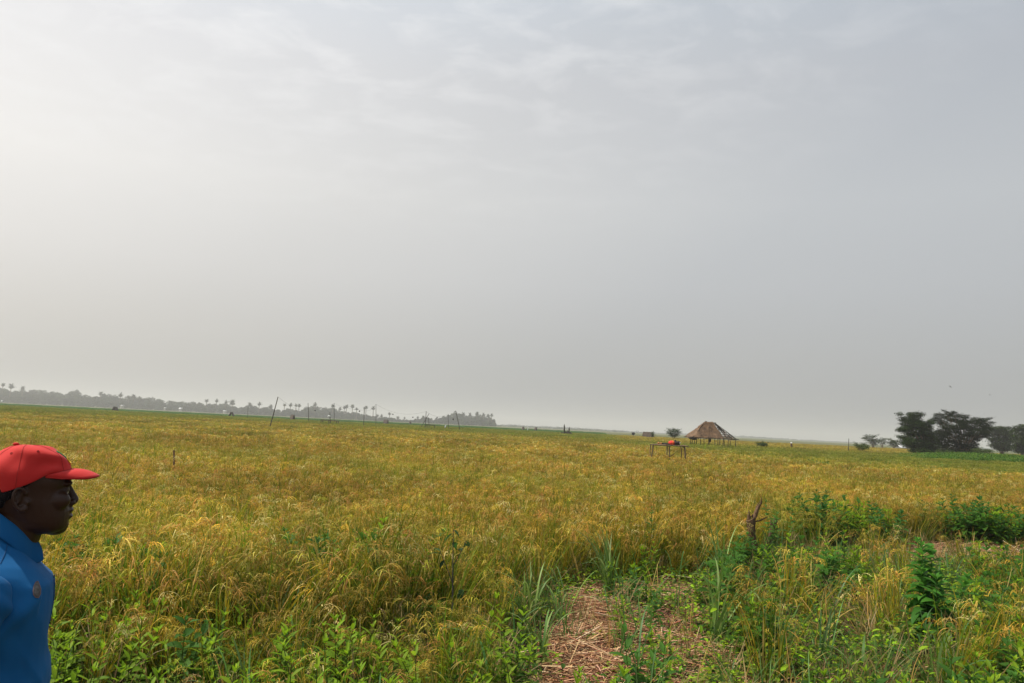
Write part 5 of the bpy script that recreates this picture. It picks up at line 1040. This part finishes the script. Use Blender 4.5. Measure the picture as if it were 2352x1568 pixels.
    gm=solid('green thread',(.02,.20,.06),.7); ym=solid('yellow thread',(.75,.45,.02),.7)
    def on(p,s,o=.0014): 
        c=crown(p,s); nrm=np.cross(crown(p+.02,s)-c,crown(p,s+.02)-c); nrm/=np.linalg.norm(nrm); 
        if np.dot(nrm,np.array([math.cos(p),math.sin(p),.4]))<0: nrm=-nrm
        return c+nrm*o
    m=MB()
    for k in range(7):
        p0=-.36+.04*k; s0=.56-.03*k; C=[on(p0+u*.16*(1 if k%2 else -.7),s0+.07*u-.06*u*u*2,.0012) for u in np.linspace(0,1,6)]; tube(m,C,[.0016,.0020,.0022,.0018,.0012,.0006],5)
    tube(m,[on(-.34+.3*u,.60-.24*u,.0012) for u in np.linspace(0,1,8)],.0013,5)
    m.build('green_badge',gm,cp)
    m=MB(); tube(m,[on(-.02+.20*math.cos(q),.27+.10*math.sin(q),.0012) for q in np.linspace(0,6.283,30)],.0016,5); m.build('yellow_badge',ym,cp)
    # --- polo shirt
    mb=MB(); e0=.009
    fr=[(1.505,.022,.054,.064,.75),(1.485,.032,.068,.082,.65),(1.465,.043,.088,.114,.42),(1.445,.052,.106,.152,.22),(1.42,.060,.122,.178,.1),(1.39,S(478,470)[0]+.002,.124,.190,.03),(1.34,S(474,600)[0],.128,.199,0),(1.28,S(452,760)[0],.128,.193,0),(1.20,S(444,900)[0],.127,.184,0),(1.12,S(462,1100)[0],.128,.178,0),(1.04,S(468,1280)[0],.130,.176,0),(.97,S(455,1440)[0],.150,.190,0),(.90,S(445,1560)[0],.158,.202,0),(.855,S(440,1560)[0]-.002,.158,.204,0)]
    rings(mb,[np.stack([f+e0*min(1,(1.5-z)/.08)-rx+rx*np.sign(np.cos(a))*np.abs(np.cos(a))**.9,ry*np.sign(np.sin(a))*np.abs(np.sin(a))**.82,z-tl*rx*np.cos(a)],-1) for z,f,rx,ry,tl in fr])
    def folds(c,nn):
        x,y,z=c.T; w=.0085*np.sin(46*z+16*x+5*np.sin(9*x+3*y))*np.clip((1.22-z)/.22,0,1)+.005*np.sin(70*z-40*x+4*np.sin(14*y))*np.clip((1.10-z)/.15,0,1)
        w+=.010*np.exp(-((z-(1.30+1.0*(x+.02)))/.028)**2)*np.clip((-y-.08)/.08,0,1)*np.where(x<.05,1,0)   # pull from chest to armpit
        w+=.004*np.sin(60*(x+z)+20*y)*np.clip((np.abs(y)-.16)/.05,0,1)
        w+=.004*np.sin(24*z+31*x)*np.sin(19*x-13*z+8*y)
        rd=lambda t,k: (1-np.abs(np.sin(t)))**k
        w+=.007*rd(26*(z+.55*x)+3*np.sin(8*x+5*y)+.6,1.6)*np.clip((1.30-z)/.2,.15,1)+.003*rd(41*(z-.35*x)+4*np.sin(6*x-7*y),1.5)*np.clip((1.2-z)/.1,.1,1)
        return c+nn*w[:,None]
    shirt=finish(mb,'polo_shirt',blue,.006,6,.5,post=folds)
    for arm,sg in ((RA,-1),(LA,1)):
        p0=np.array(arm[0])+np.array([.010,sg*.012,-.012]); p1=np.array(arm[1]); e=p0+(p1-p0)*.86; mb=MB(); ax=(p1-p0)/np.linalg.norm(p1-p0)
        capsule(mb,p0-ax*.0,p0+(p1-p0)*.3,.074,.076,20); tube(mb,[p0+(p1-p0)*.2,p0+(p1-p0)*.45,p0+(p1-p0)*.7,e],[.0755,.078,.079,.080],22)
        def sf(c,nn,p0=p0,ax=ax):
            t=(c-p0)@ax; return c+nn*(.0045*np.sin(52*t+18*c[:,0]+9*np.sin(11*c[:,2]))*np.clip(t/.06,0,1)+.003*np.sin(95*t-30*c[:,2]))[:,None]
        finish(mb,'sleeve',blue,.006,4,.5,parent=shirt,post=sf)
    # collar: a folded band, high behind the neck and falling to two points in front
    nph=48; P_=[]
    for i in range(nph+1):
        q=-math.pi*.965+2*math.pi*.965*i/nph; q=q+0.0          # gap at the front is at q=pi -> measure from the back
        b=math.pi-abs(q); sgn=1 if q>0 else -1; ca=math.cos(b)   # b 0 front, pi back
        xt=-.026+.060*ca; yt=.064*math.sin(b)*sgn
        zt_=np.interp(xt,[K(-150,1085)[0],K(0,1120)[0],K(250,1310)[0],K(490,1568)[0],S(345,262)[0]+.006],[K(0,1075)[2],K(0,1120)[2],K(0,1310)[2],K(0,1568)[2],S(0,262)[2]])
        xo=-.029+.072*ca+ (.020 if b<.6 else 0)*(1-b/.6); yo=(.084*math.sin(b)+.012*math.exp(-(b/.4)**2))*sgn
        dz=np.interp(b,[0,.35,.8,1.5,2.4,math.pi],[.052,.060,.062,.052,.046,.048])
        zo=zt_-dz
        P_.append((np.array([xt,yt,zt_]),np.array([(xt*.35+xo*.65),(yt*.35+yo*.65),zt_-.004-dz*.30]),np.array([xo,yo,zo]),np.array([xo-.004*ca,yo*.97,zo-.0005]),np.array([xt*.45+xo*.55,yt*.45+yo*.55,zt_-.012-dz*.3]),np.array([xt-.004*ca,yt*.94,zt_-.030])))
    m=MB(); kk=6; V=np.concatenate([np.array(p) for p in P_]); F=[(i*kk+j,(i+1)*kk+j,(i+1)*kk+j+1,i*kk+j+1) for i in range(nph) for j in range(kk-1)]; m.add(V,F)
    co_=m.build('collar',blue,shirt); md=co_.modifiers.new('t','SOLIDIFY'); md.thickness=.0025; md.offset=0; md=co_.modifiers.new('sub','SUBSURF'); md.levels=1; md.render_levels=2
    # front placket and two buttons
    me=shirt.data; bv=BVHTree.FromPolygons([v.co for v in me.vertices],[p.vertices for p in me.polygons])
    def hit(y,z,x0=.5,d=(-1,0,0)):
        h=bv.ray_cast(Vector((x0,y,z)),Vector(d)); return np.array(h[0]) if h[0] is not None else None
    m=MB(); V=[]; zs=np.linspace(1.38,1.265,14)
    for z in zs:
        for y in (-.017,-.009,.0,.009,.017): h=hit(y,z); V.append(h+np.array([.0006,0,0]) if h is not None else np.array([.05,y,z]))
    m.add(V,[(i*5+j,i*5+j+1,(i+1)*5+j+1,(i+1)*5+j) for i in range(13) for j in range(4)]); pk=m.build('placket',blue,shirt); md=pk.modifiers.new('t','SOLIDIFY'); md.thickness=.002
    for z in (1.385,1.335,1.285):
        h=hit(0,z); m=MB(); ellipsoid(m,h+np.array([.0022,0,0]),(.0016,.0055,.0055),12,6); m.build('button',solid('dark blue button',(.01,.03,.09),.4),shirt)
    # small grey embroidered emblem on the chest, tall pear outline
    m=MB(); out=[(345,630),(360,668),(371,700),(368,745),(352,780),(325,778),(305,752),(303,715),(310,672),(325,640)]
    def proj(cx,cy,off=.0016):
        px,py=.2493*cx,1177.1+.2493*cy; v=ray(px,py); d=np.array([np.dot(v,fx),np.dot(v,ly),v[2]]); o=CAM-O; o=np.array([np.dot(o,fx),np.dot(o,ly),o[2]]); h=bv.ray_cast(Vector(o),Vector(d)); return np.array(h[0])+np.array(h[1])*off
    c=(337,712); Vc=[proj(*c,.0022)]; rg=[]
    for f in (.4,.75,1.): rg.append([proj(c[0]+(x-c[0])*f,c[1]+(y-c[1])*f,.0022 if f<1 else .0004) for x,y in out])
    k=len(out); V=Vc+[p for r_ in rg for p in r_]; F3=[(0,1+j,1+(j+1)%k) for j in range(k)]; F4=[(1+i*k+j,1+(i+1)*k+j,1+(i+1)*k+(j+1)%k,1+i*k+(j+1)%k) for i in range(2) for j in range(k)]
    m.add(V,F3); n0=m.n; m.L.append((np.array(F4)).ravel()); m.S.append(np.full(len(F4),4)); m.M.append(np.full(len(F4),0))
    em=m.build('emblem',solid('grey embroidery',(.07,.065,.06),.8,0,90,.5,col2=(.15,.14,.13),bscale=300),shirt)
    m=MB(); tube(m,[proj(x,y,.0016) for x,y in out+out[:1]],.0011,5); m.build('emblem_edge',solid('pinkish edging',(.19,.13,.13),.8),em)
    m=MB(); tube(m,[proj(x,y,.0004) for x,y in ((82,188),(78,230),(70,280),(58,330),(38,390),(15,440),(2,468))],.0012,5); m.build('shoulder_seam',solid('dark blue seam',(.006,.06,.17),.9),shirt)
    # trousers and shoes (below the picture, for other views)
    tm=solid('dark brown trousers',(.035,.026,.022),.9,.3,6,.3); mb=MB()
    rings(mb,[np.stack([cx+rx*np.cos(a),ry*np.sin(a),np.full(28,z)],-1) for z,cx,rx,ry in ((1.0,-.072,.105,.155),(.92,-.078,.110,.160),(.82,-.08,.115,.168),(.76,-.08,.105,.160))])
    for sg in (-1,1):
        for p,q,r1,r2 in (((-.08,sg*.088,.80),(-.065,sg*.097,.47),.104,.078),((-.065,sg*.097,.47),(-.085,sg*.10,.07),.078,.062)): capsule(mb,p,q,r1,r2,14)
    finish(mb,'trousers',tm,.009,4)
    for sg in (-1,1):
        m=MB(); rings(m,[[(cx+rx*math.cos(q),sg*.11+ry*math.sin(q)+sg*.015*(math.cos(q)>0),z) for q in a] for z,cx,rx,ry in ((.0,-.005,.145,.052),(.03,-.005,.148,.054),(.05,-.01,.135,.050),(.085,-.05,.085,.045),(.11,-.07,.06,.042))]); m.build('shoe',solid('worn dark shoe',(.03,.025,.02),.6,.3),root)
man()
